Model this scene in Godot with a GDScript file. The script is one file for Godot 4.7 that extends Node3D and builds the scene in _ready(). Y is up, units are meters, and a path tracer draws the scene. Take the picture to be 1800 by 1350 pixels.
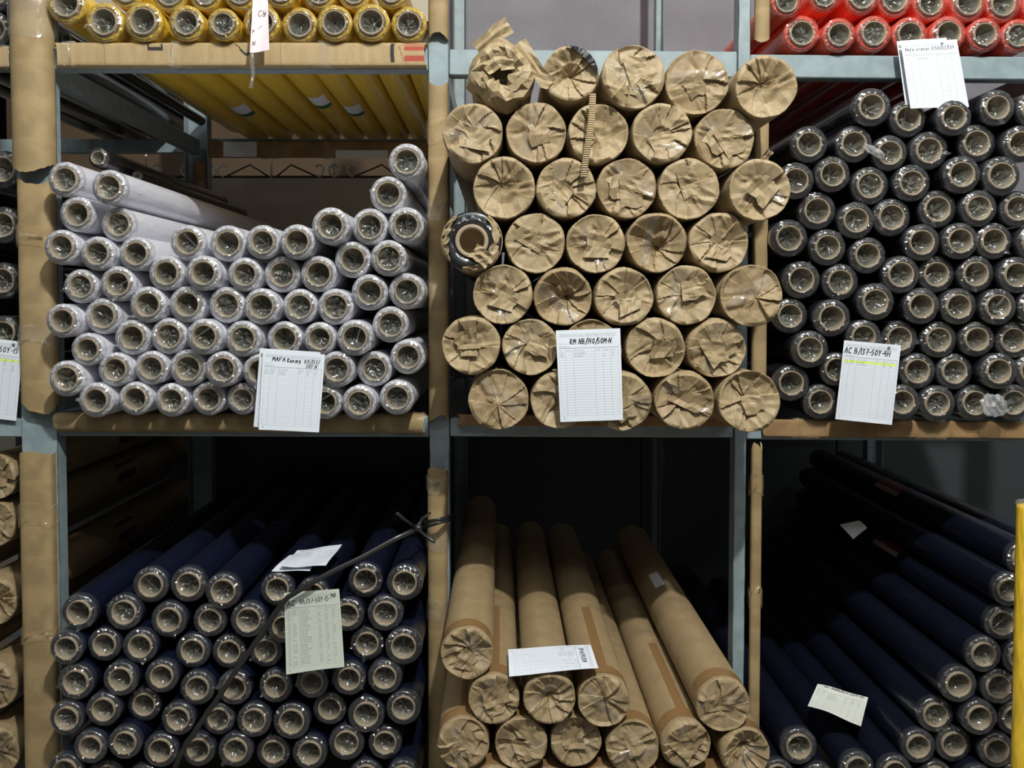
extends Node3D
# Warehouse rack filled with film-wrapped vinyl rolls and kraft-wrapped rolls.
# World: y up, metres; z = 0 is roughly the plane of the roll ends, the camera stands at z = 2.1.

const CAM := Vector3(0, 1.75, 2.1)
const PITCH := 0.0349
const FPX := 1500.0
const FRAME_Z := -0.15
const REAR_Z := -1.39

var M := {}
var taken := {}
var rng := RandomNumberGenerator.new()
var film_meshes := []
var film_plugs := []
var outer_films := []
var body_meshes := []
var core_mesh: ArrayMesh
var kraft_body: ArrayMesh
var paper_ends := []
var paper_tapes := []
var noise := FastNoiseLite.new()

# ---------------------------------------------------------------- helpers
func U(px: float, py: float, z: float) -> Vector3:
	var d := Vector3((px - 880.0) / FPX, -(py - 587.0) / FPX, -1.0)
	d = Basis(Vector3.RIGHT, -PITCH) * d
	return CAM + d * ((z - CAM.z) / d.z)

func S(px: float, z: float) -> float:   # a length in picture pixels at depth z, in metres
	return px * (CAM.z - z) / FPX

func numbered(n: String) -> String:
	if not taken.has(n):
		taken[n] = 0
		return n
	taken[n] += 1
	return "%s_%03d" % [n, taken[n]]

func thing(n: String, label: String, category: String, at := Vector3.ZERO, group := "") -> Node3D:
	var o := Node3D.new()
	o.name = numbered(n)
	add_child(o)
	o.position = at
	o.set_meta("label", label)
	o.set_meta("category", category)
	if group != "":
		o.set_meta("group", group)
	return o

func part(n: String, mesh: Mesh, m: Material, parent: Node) -> MeshInstance3D:
	var o := MeshInstance3D.new()
	o.name = n
	o.mesh = mesh
	o.material_override = m
	o.cast_shadow = GeometryInstance3D.SHADOW_CASTING_SETTING_ON
	parent.add_child(o, true)
	return o

func whole(n: String, mesh: Mesh, m: Material, label: String, category: String, group := "") -> MeshInstance3D:
	var o := part(numbered(n), mesh, m, self)
	o.set_meta("label", label)
	o.set_meta("category", category)
	if group != "":
		o.set_meta("group", group)
	return o

func structure(n: String, mesh: Mesh, m: Material, label: String) -> MeshInstance3D:
	var o := part(n, mesh, m, self)
	o.set_meta("kind", "structure")
	o.set_meta("label", label)
	return o

func grid(rows: Array, closed: bool, flat: bool) -> ArrayMesh:
	var st := SurfaceTool.new()
	st.begin(Mesh.PRIMITIVE_TRIANGLES)
	add_grid(st, rows, closed, flat)
	st.generate_normals()
	return st.commit()

func add_grid(st: SurfaceTool, rows: Array, closed: bool, flat: bool) -> void:
	st.set_smooth_group(-1 if flat else 0)
	var nr := rows.size()
	var nc: int = rows[0].size()
	var span := nc if closed else nc - 1
	for i in nr - 1:
		for j in span:
			var k := (j + 1) % nc
			var a: Vector3 = rows[i][j]
			var b: Vector3 = rows[i][k]
			var c: Vector3 = rows[i + 1][k]
			var d: Vector3 = rows[i + 1][j]
			var u0 := float(j) / span
			var u1 := float(j + 1) / span
			var v0 := float(i) / (nr - 1)
			var v1 := float(i + 1) / (nr - 1)
			for q in [[a, u0, v0], [d, u0, v1], [b, u1, v0], [b, u1, v0], [d, u0, v1], [c, u1, v1]]:
				st.set_uv(Vector2(q[1], q[2]))
				st.add_vertex(q[0])

func add_box(st: SurfaceTool, lo: Vector3, hi: Vector3, bev := 0.002) -> void:
	# a box with chamfered vertical and horizontal edges: eight-sided rings along z
	st.set_smooth_group(-1)
	var cx := (lo + hi) / 2.0
	var h := (hi - lo) / 2.0
	var b: float = min(bev, min(h.x, min(h.y, h.z)) * 0.6)
	var rows := []
	for s in [[-h.z, -b], [-h.z + b, 0.0], [h.z - b, 0.0], [h.z, -b]]:
		var e: float = s[1]
		var x: float = h.x + e
		var y: float = h.y + e
		var row := []
		for p in [[x, y - b], [x - b, y], [-x + b, y], [-x, y - b], [-x, -y + b], [-x + b, -y], [x - b, -y], [x, -y + b]]:
			row.append(cx + Vector3(p[0], p[1], s[0]))
		rows.append(row)
	var first := []
	var last := []
	for k in 8:
		first.append(cx + Vector3(0, 0, -h.z))
		last.append(cx + Vector3(0, 0, h.z))
	add_grid(st, [first] + rows + [last], true, true)

func box(lo: Vector3, hi: Vector3, bev := 0.002) -> ArrayMesh:
	var st := SurfaceTool.new()
	st.begin(Mesh.PRIMITIVE_TRIANGLES)
	add_box(st, lo, hi, bev)
	st.generate_normals()
	return st.commit()

func bar(a: Vector3, b: Vector3, up: Vector3, height: float, depth: float) -> ArrayMesh:
	# a chamfered bar from a to b: height along up, depth across
	var l := (b - a).length()
	var d := (b - a) / l
	var side := d.cross(up).normalized()
	var u := side.cross(d).normalized()
	var m := box(Vector3(-height / 2, -depth / 2, 0), Vector3(height / 2, depth / 2, l), 0.003)
	var st := SurfaceTool.new()
	st.begin(Mesh.PRIMITIVE_TRIANGLES)
	st.append_from(m, 0, Transform3D(Basis(u, d.cross(u), d), a))
	return st.commit()

func tube(points: Array, rx: float, ry: float, seg := 8) -> ArrayMesh:
	var rows := []
	for i in points.size():
		var p: Vector3 = points[i]
		var q: Vector3 = points[min(i + 1, points.size() - 1)]
		var o: Vector3 = points[max(i - 1, 0)]
		var d := (q - o).normalized()
		var s := d.cross(Vector3(0, 0, 1))
		if s.length() < 0.1:
			s = d.cross(Vector3(0, 1, 0))
		s = s.normalized()
		var t := s.cross(d).normalized()
		var row := []
		for k in seg:
			var a := TAU * k / seg
			row.append(p + s * cos(a) * rx + t * sin(a) * ry)
		rows.append(row)
	var a0 := []
	var a1 := []
	for k in seg:
		a0.append(points[0])
		a1.append(points[-1])
	return grid([a0] + rows + [a1], true, false)

func lathe(profile: Array, seg: int, flat := false, wob := 0.0, sd := 0) -> ArrayMesh:
	var rows := []
	for p in profile:
		var row := []
		for k in seg:
			var a := TAU * k / seg
			var w := 1.0
			if wob > 0.0:
				w += wob * (sin(2 * a + sd) + 0.6 * sin(3 * a + 2.1 * sd) + 0.4 * sin(5 * a + 0.7 * sd)) / 2.0 - wob
			row.append(Vector3(cos(a) * p[0] * w, sin(a) * p[0] * w, p[1]))
		rows.append(row)
	return grid(rows, true, flat)

func ordinal(n: int) -> String:
	return ["zeroth", "first", "second", "third", "fourth", "fifth", "sixth", "seventh", "eighth", "ninth", "tenth", "eleventh", "twelfth"][n]

# ---------------------------------------------------------------- materials
func mottled(sd: int, freq: float, a: Color, b: Color, grain: float, size := 256) -> ImageTexture:
	var n := FastNoiseLite.new()
	n.seed = sd
	n.frequency = freq
	n.fractal_octaves = 4
	var big := n.get_seamless_image(size, size)
	n.seed = sd + 7
	n.frequency = 0.25
	n.fractal_octaves = 2
	var fine := n.get_seamless_image(size, size)
	var im := Image.create(size, size, false, Image.FORMAT_RGB8)
	for y in size:
		for x in size:
			var t := big.get_pixel(x, y).r
			var g := (fine.get_pixel(x, y).r - 0.5) * grain
			var c := a.lerp(b, clampf((t - 0.25) * 2.0, 0, 1))
			im.set_pixel(x, y, Color(clampf(c.r + g, 0, 1), clampf(c.g + g, 0, 1), clampf(c.b + g, 0, 1)))
	im.generate_mipmaps()
	return ImageTexture.create_from_image(im)

func bumps(sd: int, freq: float, strength: float, size := 256) -> ImageTexture:
	var n := FastNoiseLite.new()
	n.seed = sd
	n.frequency = freq
	n.fractal_octaves = 3
	var im := n.get_seamless_image(size, size)
	im.convert(Image.FORMAT_RGBA8)
	im.bump_map_to_normal_map(strength)
	return ImageTexture.create_from_image(im)

func mat(c: Color, rough := 0.7, tex: Texture2D = null, tri := 0.0) -> StandardMaterial3D:
	var m := StandardMaterial3D.new()
	m.albedo_color = c
	m.roughness = rough
	if tex:
		m.albedo_texture = tex
	if tri > 0.0:
		m.uv1_triplanar = true
		m.uv1_scale = Vector3.ONE * tri
	return m

func film(c: Color, alpha: float, rough: float) -> StandardMaterial3D:
	var m := StandardMaterial3D.new()
	m.transparency = BaseMaterial3D.TRANSPARENCY_ALPHA
	m.albedo_color = Color(c.r, c.g, c.b, alpha)
	m.roughness = rough
	m.metallic_specular = 0.5
	return m

func coated(c: Color, rough: float, coat: float, nrm: Texture2D) -> StandardMaterial3D:
	var m := mat(c, rough)
	m.clearcoat_enabled = true
	m.clearcoat = coat
	m.clearcoat_roughness = 0.16
	if nrm:
		m.normal_enabled = true
		m.normal_texture = nrm
		m.normal_scale = 0.5
		m.uv1_scale = Vector3(2, 5, 1)
	return m

func make_materials() -> void:
	var kraft_tex := mottled(3, 0.012, Color(0.65, 0.58, 0.455), Color(0.58, 0.515, 0.40), 0.06)
	var kraft_dark := mottled(5, 0.01, Color(0.62, 0.49, 0.33), Color(0.52, 0.41, 0.28), 0.06)
	var card_tex := mottled(9, 0.01, Color(0.63, 0.545, 0.39), Color(0.56, 0.48, 0.34), 0.07)
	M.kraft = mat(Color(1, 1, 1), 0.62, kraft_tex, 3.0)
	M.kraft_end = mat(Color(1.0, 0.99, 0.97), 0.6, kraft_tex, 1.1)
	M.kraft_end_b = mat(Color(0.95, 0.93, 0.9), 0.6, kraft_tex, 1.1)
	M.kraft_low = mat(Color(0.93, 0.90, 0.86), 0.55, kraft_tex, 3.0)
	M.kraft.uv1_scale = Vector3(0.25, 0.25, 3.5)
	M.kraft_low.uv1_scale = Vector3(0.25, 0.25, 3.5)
	M.kraft_tape = coated(Color(0.52, 0.40, 0.26), 0.4, 0.5, null)
	M.guard = mat(Color(1, 1, 1), 0.7, card_tex, 5.0)
	M.carton = mat(Color(1, 1, 1), 0.75, kraft_dark, 5.0)
	M.core = mat(Color(0.60, 0.54, 0.45), 0.8)
	var wr := bumps(21, 0.02, 6.0)
	M.white = coated(Color(0.85, 0.85, 0.885), 0.4, 0.5, wr)
	M.black = coated(Color(0.085, 0.09, 0.115), 0.35, 0.6, wr)
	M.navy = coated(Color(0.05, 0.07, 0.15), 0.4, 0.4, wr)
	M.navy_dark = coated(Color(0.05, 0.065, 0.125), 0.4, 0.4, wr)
	M.yellow = coated(Color(0.88, 0.73, 0.21), 0.4, 0.5, wr)
	M.red = coated(Color(0.93, 0.35, 0.25), 0.4, 0.5, wr)
	M.film = film(Color(0.95, 0.96, 0.97), 0.07, 0.19)
	M.film_outer = film(Color(0.93, 0.94, 0.96), 0.01, 0.14)
	M.film_tuft = film(Color(0.85, 0.86, 0.87), 0.22, 0.15)
	M.film_plug = film(Color(0.55, 0.56, 0.52), 0.26, 0.19)
	M.film_dark = film(Color(0.90, 0.92, 0.95), 0.01, 0.19)
	M.tape = film(Color(0.80, 0.70, 0.52), 0.18, 0.16)
	M.tape_clear = film(Color(0.92, 0.92, 0.9), 0.06, 0.15)
	M.steel = mat(Color(1, 1, 1), 0.42, mottled(31, 0.02, Color(0.55, 0.61, 0.63), Color(0.50, 0.56, 0.58), 0.03), 3.0)
	M.steel_dark = mat(Color(0.33, 0.38, 0.40), 0.5)
	M.wall = mat(Color(1, 1, 1), 0.9, mottled(41, 0.008, Color(0.57, 0.565, 0.595), Color(0.53, 0.525, 0.555), 0.02), 0.8)
	M.room = mat(Color(0.40, 0.40, 0.39), 0.9)
	M.floor = mat(Color(1, 1, 1), 0.7, mottled(43, 0.01, Color(0.42, 0.41, 0.39), Color(0.34, 0.33, 0.32), 0.05), 0.7)
	M.wood = mat(Color(0.36, 0.29, 0.22), 0.8)
	M.wall_cream_lit = mat(Color(0.80, 0.76, 0.70), 0.9)  # warm wall tone, lightened to stand in for light reaching this part
	M.panel_shade = mat(Color(0.24, 0.27, 0.28), 0.6)  # dark tone stands in for the deep shade behind the lower bays
	M.iron = mat(Color(0.92, 0.90, 0.86), 0.4)
	M.iron_dark = mat(Color(0.30, 0.28, 0.25), 0.6)
	M.twine = mat(Color(0.17, 0.17, 0.17), 0.3)
	M.paper = mat(Color(0.88, 0.89, 0.90), 0.7)
	M.pink = mat(Color(0.92, 0.80, 0.82), 0.7)
	M.label_red_shaded = mat(Color(0.36, 0.17, 0.18), 0.5)  # red darkened for the shadow the labels lie in
	M.label_pale_shaded = mat(Color(0.55, 0.48, 0.46), 0.6)  # pale band dimmed for the same shadow
	M.label_green = mat(Color(0.10, 0.38, 0.26), 0.5)
	M.print_red = mat(Color(0.62, 0.26, 0.20), 0.7)
	M.print_black = mat(Color(0.12, 0.11, 0.11), 0.7)
	var glow := mat(Color(1, 1, 1), 0.5)
	glow.emission_enabled = true
	glow.emission = Color(1.0, 0.98, 0.93)
	glow.emission_energy_multiplier = 6.0
	M.glow = glow
	M.lamp_body = mat(Color(0.85, 0.85, 0.83), 0.5)

# ---------------------------------------------------------------- handwriting
const GLYPHS := {
	"A": "0,0 .45,1 .9,0|.15,.4 .8,.42", "B": "0,0 0,1 .6,.95 .65,.6 0,.52 .75,.4 .7,.05 0,0", "C": ".9,.85 .5,1 .1,.7 .1,.25 .45,0 .9,.1",
	"D": "0,0 0,1 .6,.9 .85,.5 .6,.1 0,0", "E": ".85,1 0,1 0,0 .85,0|0,.5 .65,.5", "F": ".85,1 0,1 0,0|0,.5 .65,.5", "G": ".9,.85 .5,1 .1,.6 .2,.1 .6,0 .9,.2 .9,.45 .55,.45",
	"H": "0,0 0,1|.8,0 .8,1|0,.5 .8,.5", "I": ".3,0 .3,1", "J": ".1,.2 .3,0 .6,.1 .6,1", "K": "0,0 0,1|.8,1 .05,.45 .85,0", "L": "0,1 0,0 .8,0", "M": "0,0 .1,1 .45,.4 .8,1 .95,0",
	"N": "0,0 .05,1 .75,0 .85,1", "O": ".5,1 .1,.7 .1,.3 .5,0 .85,.3 .85,.7 .5,1", "P": "0,0 0,1 .7,.9 .7,.55 0,.48", "Q": ".5,1 .1,.7 .1,.3 .5,0 .85,.3 .85,.7 .5,1|.55,.3 .95,-.1",
	"R": "0,0 0,1 .7,.9 .65,.55 0,.5 .85,0", "S": ".85,.9 .4,1 .1,.75 .75,.35 .6,.05 .1,.05", "T": "0,1 .9,1|.45,1 .45,0", "U": "0,1 .05,.2 .4,0 .75,.2 .8,1", "V": "0,1 .45,0 .9,1",
	"W": "0,1 .25,0 .5,.7 .75,0 1,1", "X": "0,1 .85,0|.85,1 0,0", "Y": "0,1 .4,.5 .8,1|.4,.5 .35,0", "Z": "0,1 .85,1 0,0 .9,0",
	"0": ".5,1 .1,.7 .1,.3 .45,0 .8,.3 .8,.7 .5,1", "1": ".35,1 .35,0", "2": ".1,.8 .45,1 .75,.75 .1,0 .85,.05", "3": ".1,.95 .7,.95 .35,.55 .75,.3 .5,0 .1,.05", "4": ".15,1 .1,.45 .8,.5|.65,1 .6,0",
	"5": ".8,1 .2,1 .15,.55 .65,.55 .75,.25 .5,0 .1,.05", "7": ".1,1 .8,1 .4,0|.3,.5 .75,.5", "/": ".1,-.2 .75,1.15", "-": ".1,.45 .7,.48", ".": ".3,.05 .4,.05", ":": ".3,.2 .35,.2|.3,.7 .35,.7",
	"a": ".7,.55 .3,.6 .1,.3 .3,0 .65,.2 .7,.6 .8,0", "d": ".65,.5 .2,.5 .15,.1 .6,.1 .7,1 .75,0", "e": ".1,.35 .7,.4 .5,.65 .15,.5 .2,.05 .7,.1", "f": ".7,.95 .4,.9 .35,-.2|.1,.5 .7,.5", "g": ".7,.55 .25,.6 .15,.25 .65,.25 .7,.6 .65,-.25 .2,-.25",
	"i": ".3,.6 .3,0", "n": ".1,.6 .1,0 .2,.5 .55,.6 .65,0", "o": ".4,.6 .1,.4 .15,.05 .5,0 .7,.3 .4,.6", "r": ".15,.6 .15,0 .25,.5 .65,.6", "u": ".1,.6 .15,.05 .5,.05 .65,.6 .7,0", "s": ".65,.55 .2,.55 .6,.2 .1,.05", "t": ".35,.95 .35,0|.1,.65 .65,.65", "m": ".05,.6 .05,0 .15,.5 .4,.55 .42,0 .5,.5 .8,.5 .85,0", "k": ".1,1 .1,0|.6,.6 .12,.3 .65,0", "l": ".3,1 .3,0",
}

func ink(im: Image, a: Vector2, b: Vector2, w: int, c: Color) -> void:
	var n := int(ceil((b - a).length() / max(1.0, w * 0.4))) + 1
	for i in n + 1:
		var p := a.lerp(b, float(i) / n)
		im.fill_rect(Rect2i(int(p.x) - w / 2, int(p.y) - w / 2, w, w), c)

func write(im: Image, text: String, at: Vector2, h: float, w: int, c: Color, slant := 0.12, adv := 0.82, rise := 0.0) -> void:
	var x := at.x
	for ch in text:
		if ch == " ":
			x += h * 0.45
			continue
		var g: String = GLYPHS.get(ch, "")
		for line in g.split("|", false):
			var last = null
			for pr in line.split(" ", false):
				var xy := pr.split(",")
				var p := Vector2(float(xy[0]), float(xy[1]))
				var q := Vector2(x + (p.x * adv * 0.8 + p.y * slant) * h, at.y - p.y * h + (x - at.x) * rise)
				if last != null:
					ink(im, last, q, w, c)
				last = q
		var narrow := 0.55 if ch in "1I./-il:" else 1.0
		x += h * adv * narrow

func card_texture(title: Array, marked: bool, filled: int, sd: int, tone := Color(0.86, 0.89, 0.925)) -> StandardMaterial3D:
	var W := 440
	var H := 620
	var r := RandomNumberGenerator.new()
	r.seed = sd
	var im := Image.create(W, H, false, Image.FORMAT_RGB8)
	im.fill(tone)
	var grey := Color(0.42, 0.45, 0.50)
	var pale := Color(0.55, 0.58, 0.62)
	write(im, "ABCDEFGHIJKLMNOPQRSTUVWXYZ", Vector2(24, 44), 13, 1, grey, 0.0, 1.16)
	for k in 27:
		im.fill_rect(Rect2i(20 + k * 15, 26, 1, 22), pale)
	im.fill_rect(Rect2i(20, 26, 392, 1), pale)
	im.fill_rect(Rect2i(20, 48, 392, 1), pale)
	write(im, "Party No :", Vector2(20, 98), 9, 1, grey, 0.0, 0.75)
	write(im, "Nama Barang :", Vector2(20, 116), 9, 1, grey, 0.0, 0.75)
	var top := 122
	im.fill_rect(Rect2i(16, top, W - 32, 3), grey)
	var cols := [16, 56, 112, 258, 316, 370, W - 16]
	var heads := ["Tgl", "Bon No", "Keterangan", "Masuk", "Keluar", "Sisa"]
	for k in 6:
		write(im, heads[k], Vector2(cols[k] + 8, top + 20), 9, 1, grey, 0.0, 0.75)
	if marked:
		im.fill_rect(Rect2i(16, top + 27, W - 32, 17), Color(0.86, 0.95, 0.45))
	for k in 25:
		im.fill_rect(Rect2i(16, top + 26 + k * 18, W - 32, 1), grey)
	for x in cols:
		im.fill_rect(Rect2i(x, top, 1, 26 + 24 * 18), grey)
	im.fill_rect(Rect2i(24, H - 30, 12, 12), pale)
	im.fill_rect(Rect2i(27, H - 27, 6, 6), tone)
	var pen := Color(0.25, 0.26, 0.30)
	var words := "aeonrusdmtkl"
	for row in filled:
		for cidx in 6:
			if cidx == 1 and r.randf() < 0.4 or cidx >= 3 and r.randf() < 0.35:
				continue
			var s := ""
			var count: int = [3, 4, r.randi_range(7, 12), 2, 2, 2][cidx]
			for q in count:
				s += words[r.randi() % words.length()] if cidx == 2 else str(["0", "1", "2", "3", "4", "5", "7"][r.randi() % 7])
			write(im, s, Vector2(cols[cidx] + 6, top + 41 + row * 18), 9.5, 1, pen, 0.15, 0.85)
	for t in title:
		write(im, t[0], Vector2(t[1], t[2]), t[3], t[4], Color(0.06, 0.06, 0.08), 0.12, t[5] if t.size() > 5 else 0.8, t[6] if t.size() > 6 else 0.0)
	var m := mat(Color(1, 1, 1), 0.6, ImageTexture.create_from_image(im))
	return m

func sheet(corners: Array, curl: float, sd: int, n := 10) -> ArrayMesh:
	# corners top-left, top-right, bottom-right, bottom-left as points in the world
	var rows := []
	var tl: Vector3 = corners[0]
	var tr: Vector3 = corners[1]
	var br: Vector3 = corners[2]
	var bl: Vector3 = corners[3]
	var nrm := (tr - tl).cross(tl - bl).normalized()
	for i in n + 1:
		var v := float(i) / n
		var row := []
		for j in n + 1:
			var u := float(j) / n
			var p := tl.lerp(tr, u).lerp(bl.lerp(br, u), v)
			var w := curl * (sin(u * 3.0 + sd) * 0.5 + sin(v * 2.6 + sd * 1.7) * 0.7 + 0.25 * sin(u * 7.0 + v * 5.0 + sd))
			row.append(p + nrm * w)
		rows.append(row)
	return grid(rows, false, false)

func card(label: String, m: Material, c: Array, z: Array, curl := 0.003, sd := 1, group := "") -> void:
	var pts := []
	for k in 4:
		pts.append(U(c[k][0], c[k][1], z[k]))
	var mid: Vector3 = (pts[0] + pts[1] + pts[2] + pts[3]) / 4.0
	var loc := []
	for p in pts:
		loc.append(p - mid)
	var o := whole("stock_card", sheet(loc, curl, sd), m, label, "paper card", group)
	o.position = mid

# ---------------------------------------------------------------- end shapes
func film_end(sd: int, flat := false) -> Array:
	# crinkled stretch film gathered over the end of a roll and pushed into its core, radius 1
	var r := RandomNumberGenerator.new()
	r.seed = sd
	var seg := 62 if flat else 46
	var ridge := PackedFloat32Array()
	for k in seg:
		ridge.append(r.randf_range(0.5, 1.0) if r.randf() < 0.38 else r.randf_range(-0.5, 0.15))
	var turn_by := PackedFloat32Array()
	for k in 120:
		turn_by.append(r.randf_range(-0.16, 0.16))
	var lean := Vector2(r.randf_range(-0.16, 0.16), r.randf_range(-0.16, 0.16))
	var deep := r.randf_range(0.45, 1.1)
	var prof := [[0.978, -0.5, 0.0], [0.985, -0.36, 0.02], [0.995, -0.24, 0.035], [0.985, -0.15, 0.045], [0.955, -0.095, 0.045], [0.88, -0.05, 0.05], [0.79, 0.0, 0.055], [0.72, 0.04, 0.07], [0.67, 0.045, 0.07], [0.615, -0.01, 0.07], [0.565, -0.14, 0.07], [0.52, -0.32 * deep, 0.11], [0.42, -0.5 * deep, 0.17], [0.27, -0.58 * deep, 0.2], [0.12, -0.6 * deep, 0.2], [0.0, -0.6 * deep, 0.0]]
	var rows := []
	for i in prof.size():
		var p: Array = prof[i]
		var row := []
		var inner: bool = i >= 11
		var held_r := 0.0
		var held_z := 0.0
		for k in seg:
			var a := TAU * k / seg
			var amp: float = p[2]
			var rr: float = p[0]
			var zz: float = p[1]
			if i <= 3:
				rr -= maxf(0.0, -ridge[k]) * amp + r.randf_range(0, 0.012)
				zz += r.randf_range(-0.02, 0.02)
			elif not inner:
				zz += ridge[k] * amp + r.randf_range(-0.4, 0.4) * amp
				rr += r.randf_range(-0.2, 0.2) * amp
			else:
				if k % 3 == 0:
					held_r = r.randf_range(-0.5, 0.25) * amp
					held_z = r.randf_range(-1, 1) * amp
				rr = maxf(0.0, rr + held_r + r.randf_range(-0.02, 0.02))
				zz += held_z + r.randf_range(-0.025, 0.025)
			if inner and i < prof.size() - 1:
				a += turn_by[(k / 3) * 5 + i - 11]
			var off: Vector2 = lean * (0.6 - p[0]) * 1.6 if inner else Vector2.ZERO
			row.append(Vector3(cos(a) * rr + off.x, sin(a) * rr + off.y, zz))
		rows.append(row)
	for k in seg:
		rows[-1][k] = rows[-1][0]
	var st := SurfaceTool.new()
	st.begin(Mesh.PRIMITIVE_TRIANGLES)
	add_grid(st, rows.slice(0, 11), true, flat)
	if sd % 3 == 0:   # a stretched strand of film across the core
		var ang := r.randf() * TAU
		var d := Vector2.from_angle(ang)
		var sft := d.orthogonal() * r.randf_range(-0.3, 0.3)
		var str := []
		for i in 5:
			var t := i / 4.0 * 2.0 - 1.0
			var c := d * t * 0.6 + sft
			str.append([Vector3(c.x, c.y, 0.05) + Vector3(sft.x, sft.y, 0) * 0.08 + Vector3(0, 0, r.randf_range(-0.03, 0.03)), Vector3(c.x, c.y, 0.03) - Vector3(sft.x, sft.y, 0) * 0.08 + Vector3(d.y, -d.x, 0) * 0.05])
		add_grid(st, str, false, true)
	if sd % 4 == 0:   # a loose gathered tail of film
		var ang := r.randf() * TAU
		var tail := []
		for i in 6:
			var t := i / 5.0
			var row := []
			for k in 7:
				var b := TAU * k / 7.0
				var rad := (0.13 * (1 - t) + 0.03 + 0.05 * r.randf())
				row.append(Vector3(cos(ang) * (0.78 + t * 0.2), sin(ang) * (0.78 + t * 0.2), 0.04 + t * 0.22) + Vector3(cos(b) * rad, sin(b) * rad * 0.6, r.randf_range(-0.03, 0.03)))
			tail.append(row)
		add_grid(st, tail, true, true)
	st.generate_normals()
	return [st.commit(), grid(rows.slice(10), true, false)]

func film_tuft(sd: int) -> ArrayMesh:
	var r := RandomNumberGenerator.new()
	r.seed = sd
	var rows := []
	for i in 9:
		var v := PI * i / 8.0
		var row := []
		for k in 18:
			var a := TAU * k / 18.0
			var q := r.randf_range(0.6, 1.05) if i > 0 and i < 8 else 0.8
			row.append(Vector3(sin(v) * cos(a) * q, cos(v) * q, sin(v) * sin(a) * q))
		rows.append(row)
	return grid(rows, true, true)

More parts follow.
